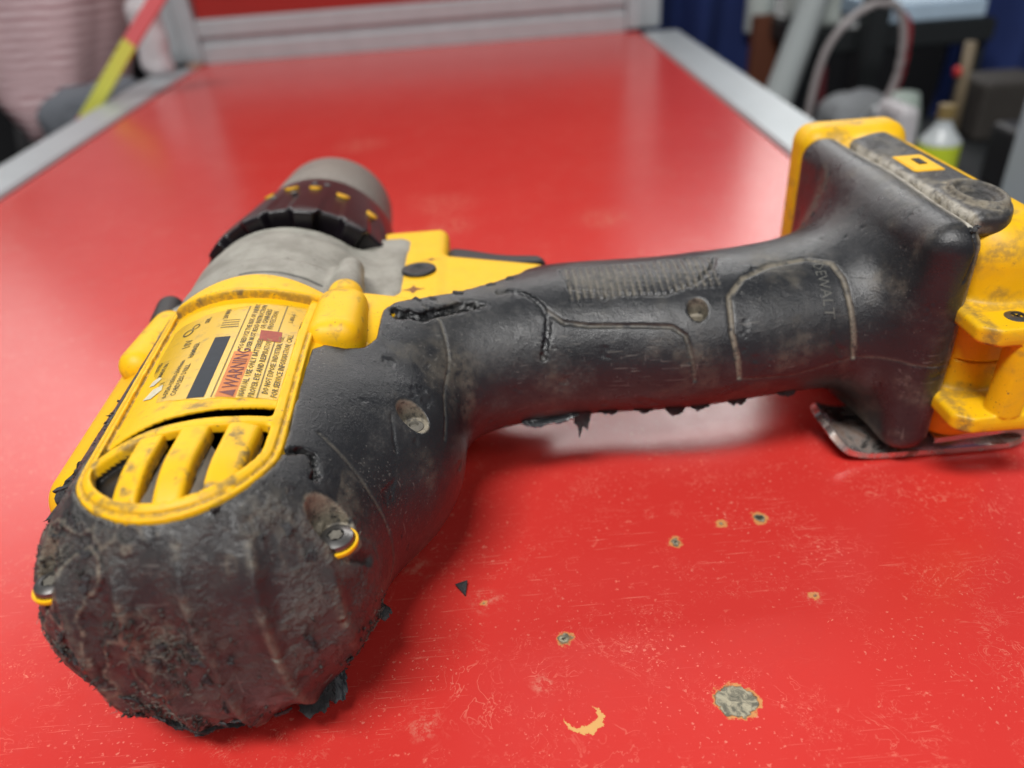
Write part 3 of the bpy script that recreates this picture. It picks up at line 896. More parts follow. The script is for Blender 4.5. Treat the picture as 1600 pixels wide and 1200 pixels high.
sdf_obj('housing_lug', lugr_fn, (-56, 170, 54), (-34, 216, 78), 0.4, M_yellow, drill, None, lambda V: {'dust': .5 * sstep(.25, .5, fbm(V, 3, 3, 15)) + .6 * sstep(65, 62, V[:, 2])})
def lugl_fn(x, y, z): return capsule(x, y, z, (-105.5, 221.5, 53), (-107.5, 199.0, 53), 5.8, 5.6)
sdf_obj('housing_lug', lugl_fn, (-118, 188, 42), (-94, 232, 64), 0.45, M_yellow, drill, None, lambda V: {'dust': .5 * sstep(.2, .5, fbm(V, 3, 3, 25)) + .5 * sstep(51, 48, V[:, 2])})
sdf_obj('lug_cap', lambda x, y, z: capsule(x, y, z, (-112, 240, 51), (-110.5, 229, 51), 4.6), (-122, 220, 42), (-102, 250, 60), 0.5, M_blackplastic, drill)

# clutch collar --------------------------------------------------------
def collar_fn(x, y, z):
    xc = axx(y) + 2.0 - .0 * y
    rr = np.sqrt((x - xc) ** 2 + (z - AZ) ** 2)
    th = np.arctan2(z - AZ, x - xc)
    lob = np.cos(th * 13 + .6)
    yy = np.clip(y, 262, 330)
    R = 38.6 - (yy - 262) ** 1.15 * .078 - .9 * sstep(.1, -.7, lob) * sstep(300, 272, y)
    d = (rr - R) * .9
    back = 261.5 - 4.0 * sstep(-.35, .55, lob)
    d = smax(d, back - y, 1.2)
    return smax(d, y - 320, 2.5)
sdf_obj('clutch_collar', collar_fn, (-124, 248, -6), (-30, 334, 80), 0.65, M_collar, drill)
col_marks = []
def on_collar(thdeg, y):
    th = math.radians(thdeg)
    xc = axx(y) + 2.0
    r = 38.6 - (max(y, 262) - 262) ** 1.15 * .078
    return np.array([xc + r * math.cos(th), y, AZ + r * math.sin(th)]), np.array([math.cos(th), .35, math.sin(th)])
for td, y, big in ((165, 278, 1), (113, 296, .8), (97, 296, 1.1), (81, 294, .9), (63, 290, 1.0), (43, 286, .9)):
    p, nn = on_collar(td, y)
    t = np.array([-math.sin(math.radians(td)), 0, math.cos(math.radians(td))]); b = np.array([0, 1., -.25 * math.sin(math.radians(td))])
    vv = []
    K = 14
    for s in (0.55, -.2):
        for k in range(K):
            a = 2 * math.pi * k / K
            vv.append(p + nn * (s + .15) + t * math.cos(a) * 2.5 * big * (1 + .12 * math.sin(3 * a)) + b * math.sin(a) * 1.7 * big)
    ff = [tuple(range(K))[::-1]] + [(k, (k + 1) % K, K + (k + 1) % K, K + k) for k in range(K)]
    ff[0] = tuple(range(K))
    mesh_obj('torque_mark', vv, ff, M_mark, drill, smooth=False)
for td, y in ((104, 284), (84, 306), (75, 305), (92, 286)):
    p, nn = on_collar(td, y)
    lathe('torque_dot', [(0, 1.4), (.5, 1.3), (.55, .01)], p - nn * .1, nn, simple('grey_print', (.16, .15, .15), .5) if 'grey_print' not in bpy.data.materials else bpy.data.materials['grey_print'], drill, 12)
# chuck
prof = [(0, 20), (0, 27.4), (2, 28.4), (26, 27.8), (46, 26.4), (50, 25.0), (52, 21), (52, 9), (46, 7.5), (46, .1)]
chk = lathe('chuck', prof, (-74.6, 315, AZ + .4), (0, 1, 0), M_chuck, drill, 64)
for k in range(3):
    a = math.radians(90 + 120 * k)
    v, f = box_data((-2.2, 0, -6.2), (2.2, 9, 1.0))
    v = [(-74.6 + p[0] * math.cos(a) - (p[2] + 8) * math.sin(a) * -1, 361 + p[1], AZ + .4 + p[0] * math.sin(a) + (p[2] + 8) * math.cos(a)) for p in v]
    mesh_obj('chuck_jaw', v, f, M_steelbright, chk, smooth=False)

# trigger, direction button
def trig_fn(x, y, z):
    yy = y + .42 * (x - 1)
    d = rbox(x, yy, z, (0, 246, 40), (17.5, 12.5, 15.5), 3.5) * .88
    return smax(d, -(np.sqrt((x - 2) ** 2 + (yy - 283) ** 2) - 27), 3)
sdf_obj('trigger', trig_fn, (-22, 246, 22), (20, 280, 60), 0.7, M_blackplastic, drill)
def sel_fn(x, y, z):
    e = np.sqrt(((x + 26.3) / 5.9) ** 2 + ((y - 241.5) / 5.2) ** 2)
    d = smax((e - 1) * 4.4, z - 58.3, .8)
    d = smax(d, 50 - z, .3)
    return smax(d, -(ln(x + 26.3, y - 241.5, (z - 62.3)) - 4.9), .4)
sdf_obj('direction_button', sel_fn, (-34, 234, 48), (-18, 249, 61), 0.35, M_blackplastic, drill)
# small brown lock mark on the housing, printed as a flat symbol
def star(cx, cy, z, rx, ry, K=4):
    v = [(cx, cy, z)]
    n = K * 4
    for k in range(n):
        a = 2 * math.pi * k / n
        r = 1.0 if k % 4 == 0 else (.42 if k % 2 == 0 else .5)
        v.append((cx + rx * r * math.cos(a), cy + ry * r * math.sin(a), z))
    f = [(0, 1 + k, 1 + (k + 1) % n) for k in range(n)]
    return v, f
v, f = star(-27.5, 227.5, 57.06, 4.2, 3.2); mesh_obj('lock_symbol', v, f, M_brownmark, drill, smooth=False)
v, f = star(-22.5, 250.5, 57.06, 4.0, 1.3); mesh_obj('lock_symbol', v, f, M_brownmark, drill, smooth=False)

# foot -------------------------------------------------------------
def base_fn(x, y, z):
    sx = x + .03 * (y - 188)
    a = rbox(sx, y, z, (144.5, 240, 43), (15, 54.5, 37), 12)
    b = rbox(sx, y, z, (141, 290, 43.5), (20, 9, 38.5), 7)
    d = smin(a, b, 4)
    for zz in (55, 26):
        fl = rbox(x, y, z, (141.5, 181.5, zz), (13.5, 11.0, 2.7), 1.6)
        fl = smax(fl, (175 - y) * .8 + (x - 129) * -.6 - .5, 1.0)
        d = smin(d, fl, 2)
    bar = smax(np.sqrt((x - 142.6) ** 2 + (y - 175.5) ** 2) - 4.7, np.abs(z - 40) - 15, .5)
    d = np.minimum(d, bar)
    # battery opening underneath
    d = smax(d, -rbox(x, y, z, (171, 238, 43), (18, 40, 28), 3), 1)
    d = smax(d, -np.maximum(np.abs(z - 38.6) - .25, np.abs(y - 186) - 3), .2)
    return d
def base_attr(V):
    x, y, z = V[:, 0], V[:, 1], V[:, 2]
    sx = x + .03 * (y - 188)
    d = .7 * sstep(2.4, .3, np.abs(sx - 130.5)) * (y < 215)
    for zz in (55, 26): d = np.maximum(d, .45 * sstep(2.2, .2, np.abs(z - zz - 3)) * (y < 190) * (y > 182))
    d = np.maximum(d, .55 * sstep(.1, .5, fbm(V, 6, 4, 19)))
    d = np.maximum(d, .6 * (y > 284) * sstep(50, 30, z) * (x < 135))
    return {'dust': np.clip(d, 0, 1)}
base = sdf_obj('battery_base', base_fn, (112, 172, 2), (172, 304, 86), 0.6, M_yellow, drill, lambda V: .06 * fbm(V, 4, 3, 9), base_attr)
def pad_fn(x, y, z):
    sx = x + .03 * (y - 188)
    d = rbox(sx, y, z, (138.5, 233, 78.9), (8.5, 42, 3.4), 2.4)
    d = smax(d, (sx - 136.5) * .8 + (200 - y) * .6 - 8.0, 3)
    d = smax(d, (sx - 136.5) * -.5 + (y - 270) * .85 - 2.0, 3)
    # raised oval around the rear recess
    e = np.sqrt(((x - 139) / 5.8) ** 2 + ((y - 207) / 10.0) ** 2)
    d = smin(d, ln((e - 1) * 7.0, 0 * x, (z - 82.6)) - 1.0, .8)
    d = smax(d, -smax((e - .62) * 7, 81.4 - z, .5), .5)
    return d
def pad_attr(V):
    x, y, z = V[:, 0], V[:, 1], V[:, 2]
    e = np.sqrt(((x - 139) / 5.8) ** 2 + ((y - 207) / 10.0) ** 2)
    sx = x + .03 * (y - 188)
    return {'wear': .5 + 0 * x, 'dust': np.clip(.6 * sstep(.35, .1, np.abs(e - 1.12)) + .8 * sstep(131.4, 130.7, sx) + .5 * sstep(.0, .5, fbm(V, 6, 4, 29)), 0, 1), 'deep': .9 * (e < .5), 'chalk': .8 * sstep(131.8, 130.6, sx) * (y < 262)}
pad = sdf_obj('foot_pad', pad_fn, (128, 188, 74), (168, 292, 88), 0.5, M_rubber, drill, lambda V: .05 * fbm(V, 3, 3, 39), pad_attr)
v, f = box_data((131.8, 229, 81.9), (141.5, 245, 82.6), 0.5); mesh_obj('foot_tab', v, f, M_yellow, pad, autosmooth=35)
v, f = box_data((136.0, 235, 82.6), (138.6, 240.5, 82.9), 0.1); mesh_obj('tab_slot', v, f, M_dark, pad, autosmooth=35)
# screws -------------------------------------------------------------
def screw(c, r, axis=(0, 0, 1), mat=M_screw, parent=drill, torx=True):
    o = lathe('screw', [(-3, r * .8), (-.5, r), (0, r), (.5, r * .95), (.9, r * .72), (1.05, r * .50), (.2, r * .44), (.2, .01)], c, axis, mat, parent, 36)
    return o
bossM = M_yellow
def boss(c, r, parent):
    return lathe('screw_boss', [(-1.0, r - .1), (-.2, r), (.0, r - .15), (.0, r - .6), (-1, r - .8)], c, (0, 0, 1), M_yellow, parent, 36)
screw((-38.0, 119.3, 52.9), 3.7); boss((-38.1, 119.5, 52.0), 4.5, drill)
screw((-94.6, 113.0, 52.9), 3.5); boss((-94.6, 113.2, 52.0), 4.3, drill)
screw((57.8, 198.2, ZH1 - 6.0), 2.4)
screw((-24.2, 159.6, ZH2 - 4.2), 2.6, mat=M_grime)
s4 = screw((140.2, 178.5, 57.3), 3.3, parent=drill)
# cross recess lines on that screw
for a in (0.4, 0.4 + math.pi / 2):
    v, f = box_data((-1.9, -.28, 0), (1.9, .28, .25))
    v = [(140.2 + p[0] * math.cos(a) - p[1] * math.sin(a), 178.5 + p[0] * math.sin(a) + p[1] * math.cos(a), 57.75 + p[2]) for p in v]
    mesh_obj('cross_recess', v, f, M_dark, s4, smooth=False)
for (cx, cy, cz) in ((-38.0, 119.3, 53.2), (-94.6, 113.0, 53.2)):
    v = []; K = 12
    for k in range(K):
        a = 2 * math.pi * k / K; r = 1.6 if k % 2 == 0 else 1.2
        v.append((cx + r * math.cos(a), cy + r * math.sin(a), cz + .70))
    mesh_obj('torx_recess', v + [(cx, cy, cz + .70)], [(k, (k + 1) % K, K) for k in range(K)], M_grime, drill, smooth=False)

# belt hook: a flat strip bent into a hairpin ------------------------
path = [(103.5, 9.0), (106.5, 5.4), (110.5, 2.9), (117, 1.4), (130, .95), (145, .9), (157, .95), (161.5, 1.2), (164.6, 2.6), (165.6, 5.0), (164.0, 7.2), (160, 8.2), (152, 7.6), (142, 6.6), (136, 6.2)]
path = [(p.x, p.y) for p in spline([(a, b, 0) for a, b in path], 5)]
v = []; f = []
n = len(path)
for i, (px, pz) in enumerate(path):
    a = path[max(i - 1, 0)]; b = path[min(i + 1, n - 1)]
    t = Vector((b[0] - a[0], b[1] - a[1])).normalized(); nn = Vector((-t.y, t.x)) * 1.0
    s = i / (n - 1)
    hw = 13.5 * min(1, math.sqrt(max(.02, 1 - max(0, 1 - (i) / 9.0) ** 2))) if i < 9 else 13.5 - 5.5 * min(1, max(0, (px - 120)) / 36)
    yc = 190.5 + 13.5 if i < 9 else 190.5 + hw
    K = 9
    for side in (1, -1):
        for k in range(K):
            w = -1 + 2 * k / (K - 1)
            lip = .9 * max(0, abs(w) - .75) / .25 * (1 if s < .6 else 0)
            v.append((px + nn.x * side, yc + w * hw - 0.0, pz + nn.y * side + lip * .8))
R2 = 2 * K
for i in range(n - 1):
    for k in range(K - 1):
        a = i * R2 + k; f.append((a, a + 1, a + R2 + 1, a + R2))
        a = i * R2 + K + k; f.append((a + 1, a, a + R2, a + R2 + 1))
    f.append((i * R2, i * R2 + R2, i * R2 + R2 + K, i * R2 + K)); a = i * R2 + K - 1
    f.append((a, a + K, a + K + R2, a + R2))
for i in (0, n - 1):
    for k in range(K - 1):
        a = i * R2 + k; q = (a, a + K, a + K + 1, a + 1); f.append(q if i == 0 else q[::-1])
zmin = min(p[2] for p in v)
v = [(p[0], p[1], p[2] - zmin + .05) for p in v]
mesh_obj('belt_hook', v, f, M_hook, drill, autosmooth=50)

# label ----------------------------------------------------------------
M_labely = NT('label_yellow')
M_labely.set('Base Color', M_labely.mix(M_labely.ramp(M_labely.noise(300, 4, .7), .5, .75), (0.62, 0.37, 0.010), (0.40, 0.25, 0.03))).set('Roughness', 0.3)
M_labely = M_labely.m
nt_ = NT('faded_label_ink'); nt_.set('Base Color', nt_.mix(nt_.ramp(nt_.noise(260, 4, .7), .42, .70), (0.04, 0.034, 0.014), (0.30, 0.20, 0.03))).set('Roughness', .5); M_ink = nt_.m
M_inkline = simple('label_rule_ink', (0.17, 0.12, 0.02), 0.5)
M_navy = simple('dark_barcode_block', (0.012, 0.018, 0.026), 0.6, var=.4, vscale=600)
M_orange = simple('warning_orange', (0.55, 0.17, 0.03), 0.5, var=.15, vscale=500)
M_warn = simple('warning_ink', (0.13, 0.03, 0.03), 0.5)
M_redstain = simple('red_stain', (0.30, 0.045, 0.02), 0.5, var=.4, vscale=800)
M_scuffw = simple('pale_scrape', (0.55, 0.50, 0.36), 0.7, var=.3, vscale=500)
def lab_z(x, y, off):
    return float(top_z(upper, x, y, 1.25)[0]) + off
def lab_sheet(name, outline, mat, parent, off, step=0.8):
    """fills an outline (x,y in mm) with a grid of small faces laid on the case"""
    xs = [p[0] for p in outline]; ys = [p[1] for p in outline]
    nx = max(2, int((max(xs) - min(xs)) / step)); ny = max(2, int((max(ys) - min(ys)) / step))
    ox = np.array(outline)
    V = []; F = []; idx = {}
    # scan rows along y with interpolated x limits
    for j in range(ny + 1):
        y = min(ys) + (max(ys) - min(ys)) * j / ny
        y = min(max(y, min(ys) + 1e-4), max(ys) - 1e-4)
        c = []
        for i in range(len(ox)):
            a, b = ox[i], ox[(i + 1) % len(ox)]
            if (a[1] > y) != (b[1] > y): c.append(a[0] + (b[0] - a[0]) * (y - a[1]) / (b[1] - a[1]))
        x0, x1 = min(c), max(c)
        for i in range(nx + 1):
            x = x0 + (x1 - x0) * i / nx
            V.append((x, y, lab_z(x, y, off)))
    for j in range(ny):
        for i in range(nx):
            a = j * (nx + 1) + i
            F.append((a, a + 1, a + nx + 2, a + nx + 1))
    A = np.array(V); A[:, 2] = top_z(upper, A[:, 0], A[:, 1], 1.25) + off
    return mesh_obj(name, A, F, mat, parent)
# ragged lower edge where the label has been rubbed away
lo_edge = []
for k in range(24):
    x = -79.5 + k * (28.6 / 23)
    y = 146.0 + .12 * (x + 51) * -.05 + 1.1 * math.sin(k * 1.9) * (.5 if x > -62 else 1) * .45 + (1.4 if x < -75 else 0)
    if x > -60: y = 147.3 + (x + 60) * .22
    lo_edge.append((x, y))
lab_out = lo_edge + [(-50.4, 150.5), (-50.6, 190), (-51.6, 193.6), (-54, 194.4), (-62, 193.2), (-70, 190.8), (-78, 189.6), (-86, 189.4), (-88.4, 187), (-88.0, 172), (-86.2, 164), (-82.5, 158), (-80.4, 152)]
label = lab_sheet('rating_label', lab_out, M_labely, drill, .10)
def lquad(name, x0, x1, y0, y1, mat, off, slant=0.0):
    return lab_sheet(name, [(x0, y0), (x1, y0), (x1 + slant, y1), (x0 + slant, y1)], mat, label, off)
lquad('warning_panel', -65.6, -61.2, 146.8, 166.8, M_orange, .15, -.5)
lquad('barcode', -71.9, -67.9, 146.6, 174.5, M_navy, .15, -1.0)
lquad('rule_line', -66.5, -66.15, 146.6, 191.2, M_inkline, .15, -1.4)
lquad('rule_line', -57.0, -56.65, 147.9, 193.2, M_inkline, .15, -1.6)
lquad('red_stain', -61.5, -56.2, 172.6, 177.8, M_redstain, .19, -.6)
for (x0, x1, y0, y1) in ((-72.9, -68.2, 179.3, 179.9), (-73.0, -68.4, 180.6, 181.1), (-73.1, -68.6, 181.9, 182.4), (-73.1, -68.6, 183.2, 183.6)):
    lquad('code_bar', x0, x1, y0, y1, M_inkline, .15)
mesh_cache = {}
def text(body, x, y, size, mat, stretch=1.0, off=.2, bold=0.0, name='label_text'):
    cu = bpy.data.curves.new('txt', 'FONT'); cu.body = body; cu.size = size; cu.resolution_u = 1
    cu.offset = bold
    to = bpy.data.objects.new('txt', cu); link(to)
    bpy.context.view_layer.update()
    me = to.evaluated_get(bpy.context.evaluated_depsgraph_get()).to_mesh()
    vs = [tuple(p.co) for p in me.vertices]; fs = [list(p.vertices) for p in me.polygons]
    to.to_mesh_clear()
    bpy.data.objects.remove(to); bpy.data.curves.remove(cu)
    V = []
    for (a, b, _) in vs:
        yy = y + a * stretch; xx = x - b - .035 * (yy - 147)
        V.append((xx, yy, 0))
    A = np.array(V); A[:, 2] = top_z(upper, A[:, 0], A[:, 1], 1.25) + off
    return mesh_obj(name, A, fs, mat, label, smooth=False)
text('\u25B2' if False else 'WARNING', -61.6, 150.4, 4.6, M_warn, .80, .24, .05)
# warning triangle
v = [(-61.7, 147.2), (-61.7, 150.0), (-65.2, 148.6)]
mesh_obj('warning_triangle', [(a, b, lab_z(a, b, .24)) for a, b in v], [(0, 1, 2)], M_warn, label, smooth=False)
for body, x, y, s, st in (
    ('TO REDUCE THE RISK OF INJURY,', -63.7, 168.2, 1.75, .92),
    ('USER MUST READ INSTRUCTION', -61.9, 168.2, 1.75, .92),
    ('MANUAL. USE ONLY BATTERIES', -59.6, 147.6, 1.85, .98),
    ('OR CHARGERS', -60.2, 178.6, 1.85, .9),
    ('PROPER EYE AND RESPIRATORY', -57.5, 147.8, 1.85, .98),
    ('PROTECTION', -58.4, 178.8, 1.85, .9),
    ('DO NOT EXPOSE. INDUSTRIAL USE', -54.9, 150.0, 1.75, .92),
    ('FOR SERVICE INFORMATION, CALL', -52.9, 149.4, 1.85, .96),
    ('1-800-4-', -54.0, 183.5, 1.7, 1.0),
    ('BUILT IN U.S.A.', -51.0, 156.5, 1.75, 1.05),
    ('WITH GLOBAL MATERIALS', -51.2, 171.5, 1.45, .8),
    ('CORDLESS DRILL', -75.2, 149.0, 1.9, .95), ('HAMMER', -75.6, 166, 1.9, .95),
    ('0-575/0-1350/0-2000/min', -77.4, 149.0, 1.7, .95), ('18V', -78.2, 172, 3.2, .9),
    ('SER.', -76.0, 184, 1.8, 1.0), ('20V MAX', -71.0, 184.6, 1.9, .7),
    ('TYPE 1', -80.2, 152.5, 1.7, .95), ('MADE IN', -82.4, 161, 1.7, .95), ('LISTED', -84.8, 165, 1.7, .95)):
    text(body, x, y, s, M_ink, st, .2, .035)
lab_sheet('scraped_patch', [(-84.5, 152), (-82, 151), (-80, 153.5), (-80.6, 156), (-83, 155.6)], M_scuffw, label, .22, .5)
lab_sheet('scraped_patch', [(-85.2, 158.2), (-83.6, 157.6), (-82.2, 159.8), (-83.4, 161), (-85, 160.4)], M_scuffw, label, .22, .5)
# ring and pointed certification mark, unreadable in the photograph
for (cx, cy, r) in ((-82.4, 181.5, 1.5), (-80.8, 183.8, 1.1)):
    K = 20; vv = []
    for rr in (r, r * .68):
        for k in range(K):
            a = 2 * math.pi * k / K; x = cx + rr * math.cos(a); y = cy + rr * 1.2 * math.sin(a)
            vv.append((x, y, lab_z(x, y, .2)))
    mesh_obj('ring_mark', vv, [(k, (k + 1) % K, K + (k + 1) % K, K + k) for k in range(K)], M_ink, label, smooth=False)

# faint raised lettering on the grip
def grip_z(x, y):
    lo, hi = 40.0, 90.0
    for _ in range(24):
        mid = (lo + hi) / 2
        if black(np.array([x]), np.array([y]), np.array([mid]))[0] < 0: lo = mid
        else: hi = mid
    return lo
cu = bpy.data.curves.new('txt', 'FONT'); cu.body = 'D\u042FWALT' if False else 'DEWALT'; cu.size = 4.6; cu.resolution_u = 1; cu.offset = -.03
to = bpy.data.objects.new('txt', cu); link(to); bpy.context.view_layer.update()
me = to.evaluated_get(bpy.context.evaluated_depsgraph_get()).to_mesh()
V = []
for p in me.vertices:
    yy = 209.5 - p.co.x * .78; xx = 95.0 + p.co.y
    V.append((xx, yy, grip_z(xx, yy) + .28))
F = [list(p.vertices)[::1] for p in me.polygons]
to.to_mesh_clear(); bpy.data.objects.remove(to); bpy.data.curves.remove(cu)
M_emboss = simple('raised_lettering_rubber', (0.10, 0.10, 0.09), 0.6, var=.5, vscale=500)
mesh_obj('raised_lettering', V, F, M_emboss, drill, smooth=False)

# torn rubber ---------------------------------------------------------
def flap(base, out_dir, length, rag, rows=7, sub=14, curl=0.0, th=.45, mat=M_tornrubber, seed=0, name='torn_flap', parent=drill, snapit=True):
    r = np.random.default_rng(seed)
    B = [Vector(q) for q in snap([tuple(q) for q in spline(base, sub)], rubber_fn, -.1)] if snapit else spline(base, sub)
    n = len(B)
    D = Vector(out_dir).normalized()
    raw = r.random(n + 8)
    sm = np.array([raw[i:i + 3].mean() * .6 + raw[(i // 3) + 2] * .4 for i in range(n)])
    L = [length * (1 - rag + rag * sm[i] * 1.3) * (.15 + .85 * math.sin(math.pi * (i + .5) / n) ** .6) for i in range(n)]
    top = []
    for j in range(rows + 1):
        s = j / rows
        for i, b in enumerate(B):
            p = b + D * L[i] * s + Vector((r.normal(), r.normal(), r.normal())) * .12 * (s > 0)
            p.z += curl * s * s * length - (0 if s == 0 else 0)
            p += Vector((0, 0, 1)) * .25 * math.sin(i * .37 + seed) * s
            top.append(p)
    tang = (B[-1] - B[0]).normalized(); nn = tang.cross(D).normalized()
    V = [tuple(p + nn * th / 2) for p in top] + [tuple(p - nn * th / 2) for p in top]
    N = len(top); F = []
    for j in range(rows):
        for i in range(n - 1):
            a = j * n + i
            F.append((a, a + 1, a + n + 1, a + n)); F.append((N + a + 1, N + a, N + a + n, N + a + n + 1))
    for j in range(rows):
        for i in (0, n - 1):
            a = j * n + i; F.append((a, a + n, N + a + n, N + a) if i == 0 else (a + n, a, N + a, N + a + n))
    for i in range(n - 1):
        a = rows * n + i; F.append((a, a + 1, N + a + 1, N + a))
    V = [(p[0], p[1], max(p[2], .25)) for p in V]
    return mesh_obj(name, V, F, mat, parent, autosmooth=50)
flap([(-104, 150, 56), (-108, 145, 52), (-110, 140, 46)], (-1, -.25, -.2), 5.0, .5, seed=1, curl=.1)
flap([(-100, 172, 58.5), (-101.5, 168, 58), (-102.5, 163, 57.5)], (-1, .1, -.3), 3.0, .5, seed=2)
flap([(-100, 183, 58.8), (-100.5, 181, 58.6)], (-1, .2, -.2), 2.2, .5, seed=3)
flap([(-101, 160, 58.5), (-103, 154, 57)], (-1, -.1, -.3), 3.2, .6, seed=4)
flap([(-104, 130, 40), (-103.8, 122, 36), (-102, 115, 32)], (-1, -.5, -.2), 1.6, .8, seed=5)
flap([(-100, 116, 22), (-95, 110, 16), (-89, 107.5, 11)], (-.5, -.7, -.6), 2.2, .8, seed=6)
flap([(-88, 108, 10), (-78, 104.5, 7), (-66, 106.5, 4)], (-.1, -.8, -.5), 2.6, .9, seed=7)
flap([(-82, 105, 12), (-76, 104, 9), (-71, 104, 9)], (.1, -1, -.3), 2.6, .7, seed=17)
flap([(-36.5, 122, 26), (-34.0, 126, 24), (-33, 129, 20)], (.8, -.5, -.3), 4.0, .6, seed=8)
flap([(-52, 108, 8), (-46, 111, 7), (-43, 114, 8)], (.3, -.9, -.4), 5.0, .5, seed=9)
M_bluerub = simple('blue_grey_rubber_underside', (0.035, 0.042, 0.048), .6, var=.3, vscale=300)
flap([(-46, 112, 8), (-43, 115, 8), (-41, 117, 9)], (.35, -.8, -.6), 6.0, .3, seed=10, mat=M_bluerub)
# under the handle
for i, (x0, L, sd) in enumerate(((24, 9.5, 11), (31, 2.0, 12), (42, 1.6, 13), (52, 3.0, 14), (60, 2.0, 15), (72, 2.2, 16), (88, 2.0, 18))):
    flap([(x0 - 3, 194, 24), (x0, 193.6, 22), (x0 + (3 if i else 2), 194, 23)], (-.25 if i == 0 else .2, -.25, -1), L, .7, seed=sd, sub=10)
flap([(4, 193.5, 26), (12, 193, 23), (22, 193.6, 24)], (0, -.9, -.5), 3.0, .3, seed=21, mat=simple('shiny_rubber_lip', (.05, .055, .06), .22))
# fringe along grip top and the torn yellow boundary
for i in range(16):
    x = 22 + i * 6.2
    y = 238 + (x - 22) * .035; z = 56.5
    flap([(x - 1.2, y, z), (x + 1.2, y, z)], (.1, .6, .9), 1.1, .7, seed=40 + i, sub=5, rows=2)
for i, (x, y, z) in enumerate(((-20, 204.2, 63.0), (-12, 208.2, 62.2), (-2, 212.8, 61.8), (4, 216, 61.8), (-24.5, 202.4, 63.8))):
    flap([(x - 1.4, y, z), (x + 1.4, y + .5, z)], (-.2, 1, .25), 1.8, .6, seed=60 + i, sub=5, rows=3)
# edges of the big tear peel upward
flap([(128, 187.5, 80.4), (131, 190, 81.6)], (.7, -.6, .7), 2.2, .5, seed=72, rows=3)
# small torn scrap by the left rear screw and on the shoulder
flap([(-60, 116, 68.8), (-57, 115, 68.0)], (.2, -1, .5), 2.2, .4, seed=73, rows=3)

# small peeled tongues of rubber over the worn end cap
rr_ = np.random.default_rng(77)
k_ = 0
while k_ < 34:
    x = rr_.uniform(-98, -34); z = rr_.uniform(8, 74); y = 100 + .012 * (x + 66) ** 2 + max(0, z - 50) * .7
    p = np.array(snap([(x, y, z)])[0])
    wv_, hv2 = wearmask(p[None])
    if rr_.random() > .12 + hv2[0] or p[1] > 150: continue
    if race(np.array([p[0]]), np.array([p[1]]))[0] < 2.5 and p[2] > 55: continue
    n_ = grad(black, p[None], .4)[0]
    t_ = np.cross(n_, rr_.normal(size=3)); t_ /= np.linalg.norm(t_)
    b_ = np.cross(n_, t_); w_i = rr_.uniform(.7, 2.2)
    d_i = b_ + n_ * rr_.uniform(.10, .45)
    flap([tuple(p - t_ * w_i), tuple(p + b_ * rr_.uniform(-.4, .4)), tuple(p + t_ * w_i)], tuple(d_i), rr_.uniform(1.0, 2.8), .6, rows=4, sub=6, seed=300 + k_, th=.3)
    k_ += 1
# rubbed-off crumbs and fibres on the worn end cap
gm = grip.data
co = np.empty(len(gm.vertices) * 3, np.float32); gm.vertices.foreach_get('co', co); co = co.reshape(-1, 3) * 1000 + np.array(root_loc(drill)) * 1000
no = np.empty(len(gm.vertices) * 3, np.float32); gm.vertices.foreach_get('normal', no); no = no.reshape(-1, 3)
w_, hv_ = wearmask(co)
prob = np.clip(hv_ * 1.3 + .06 * w_, 0, 1) ** 1.5 * (co[:, 2] > 3) * (co[:, 1] < 165)
clump = sstep(.05, .4, fbm(co, 4.0, 3, 201))
prob = prob * (.08 + clump)
pick = rng.choice(len(co), 1700, p=prob / prob.sum())
OCT = np.array([(1, 0, 0), (-1, 0, 0), (0, 1, 0), (0, -1, 0), (0, 0, 1), (0, 0, -1)], float)
OF = np.array([(0, 2, 4), (2, 1, 4), (1, 3, 4), (3, 0, 4), (2, 0, 5), (1, 2, 5), (3, 1, 5), (0, 3, 5)])
VV = []; FF = []
for i, k in enumerate(pick):
    A = rng.normal(size=(3, 3)); q, _ = np.linalg.qr(A)
    s = np.array([.9, .45, .22]) * rng.uniform(.3, 1.0)
    VV.append(co[k] + no[k] * rng.uniform(.0, .35) + (OCT * s * rng.uniform(.6, 1.3, (6, 1))) @ q)
    FF.append(OF + 6 * i)
st = mesh_obj('rubber_crumbs', np.concatenate(VV), np.concatenate(FF), simple('rubber_crumb', (.045, .042, .038), .9, var=.7, vscale=300), drill, smooth=False)
st['kind'] = 'stuff'
prob2 = np.clip(hv_, 0, 1) ** 3 * (co[:, 2] > 5) * (co[:, 1] < 130) + .002 * (co[:, 1] < 125) * (co[:, 2] > 10)
pick = rng.choice(len(co), 520, p=prob2 / prob2.sum())
V = []; F = []
for k in pick:
    p = Vector(co[k]) + Vector(no[k]) * .2
    nrm = Vector(no[k]); t = nrm.cross(Vector(rng.normal(size=3))).normalized()
    L = rng.uniform(.8, 3.2); pts = [p.copy()]
    for s in range(6):
        t = (t + Vector(rng.normal(size=3)) * .55); t = (t - nrm * t.dot(nrm) * .7).normalized()
        pts.append(pts[-1] + t * L / 6)
    v, f = tube_data(pts, [.10, .09, .08, .08, .07, .06, .04], 4)
    o = len(V); V += v; F += [tuple(i + o for i in q) for q in f]
st = mesh_obj('rubber_fibres', V, F, M_fluff, drill)
st['kind'] = 'stuff'

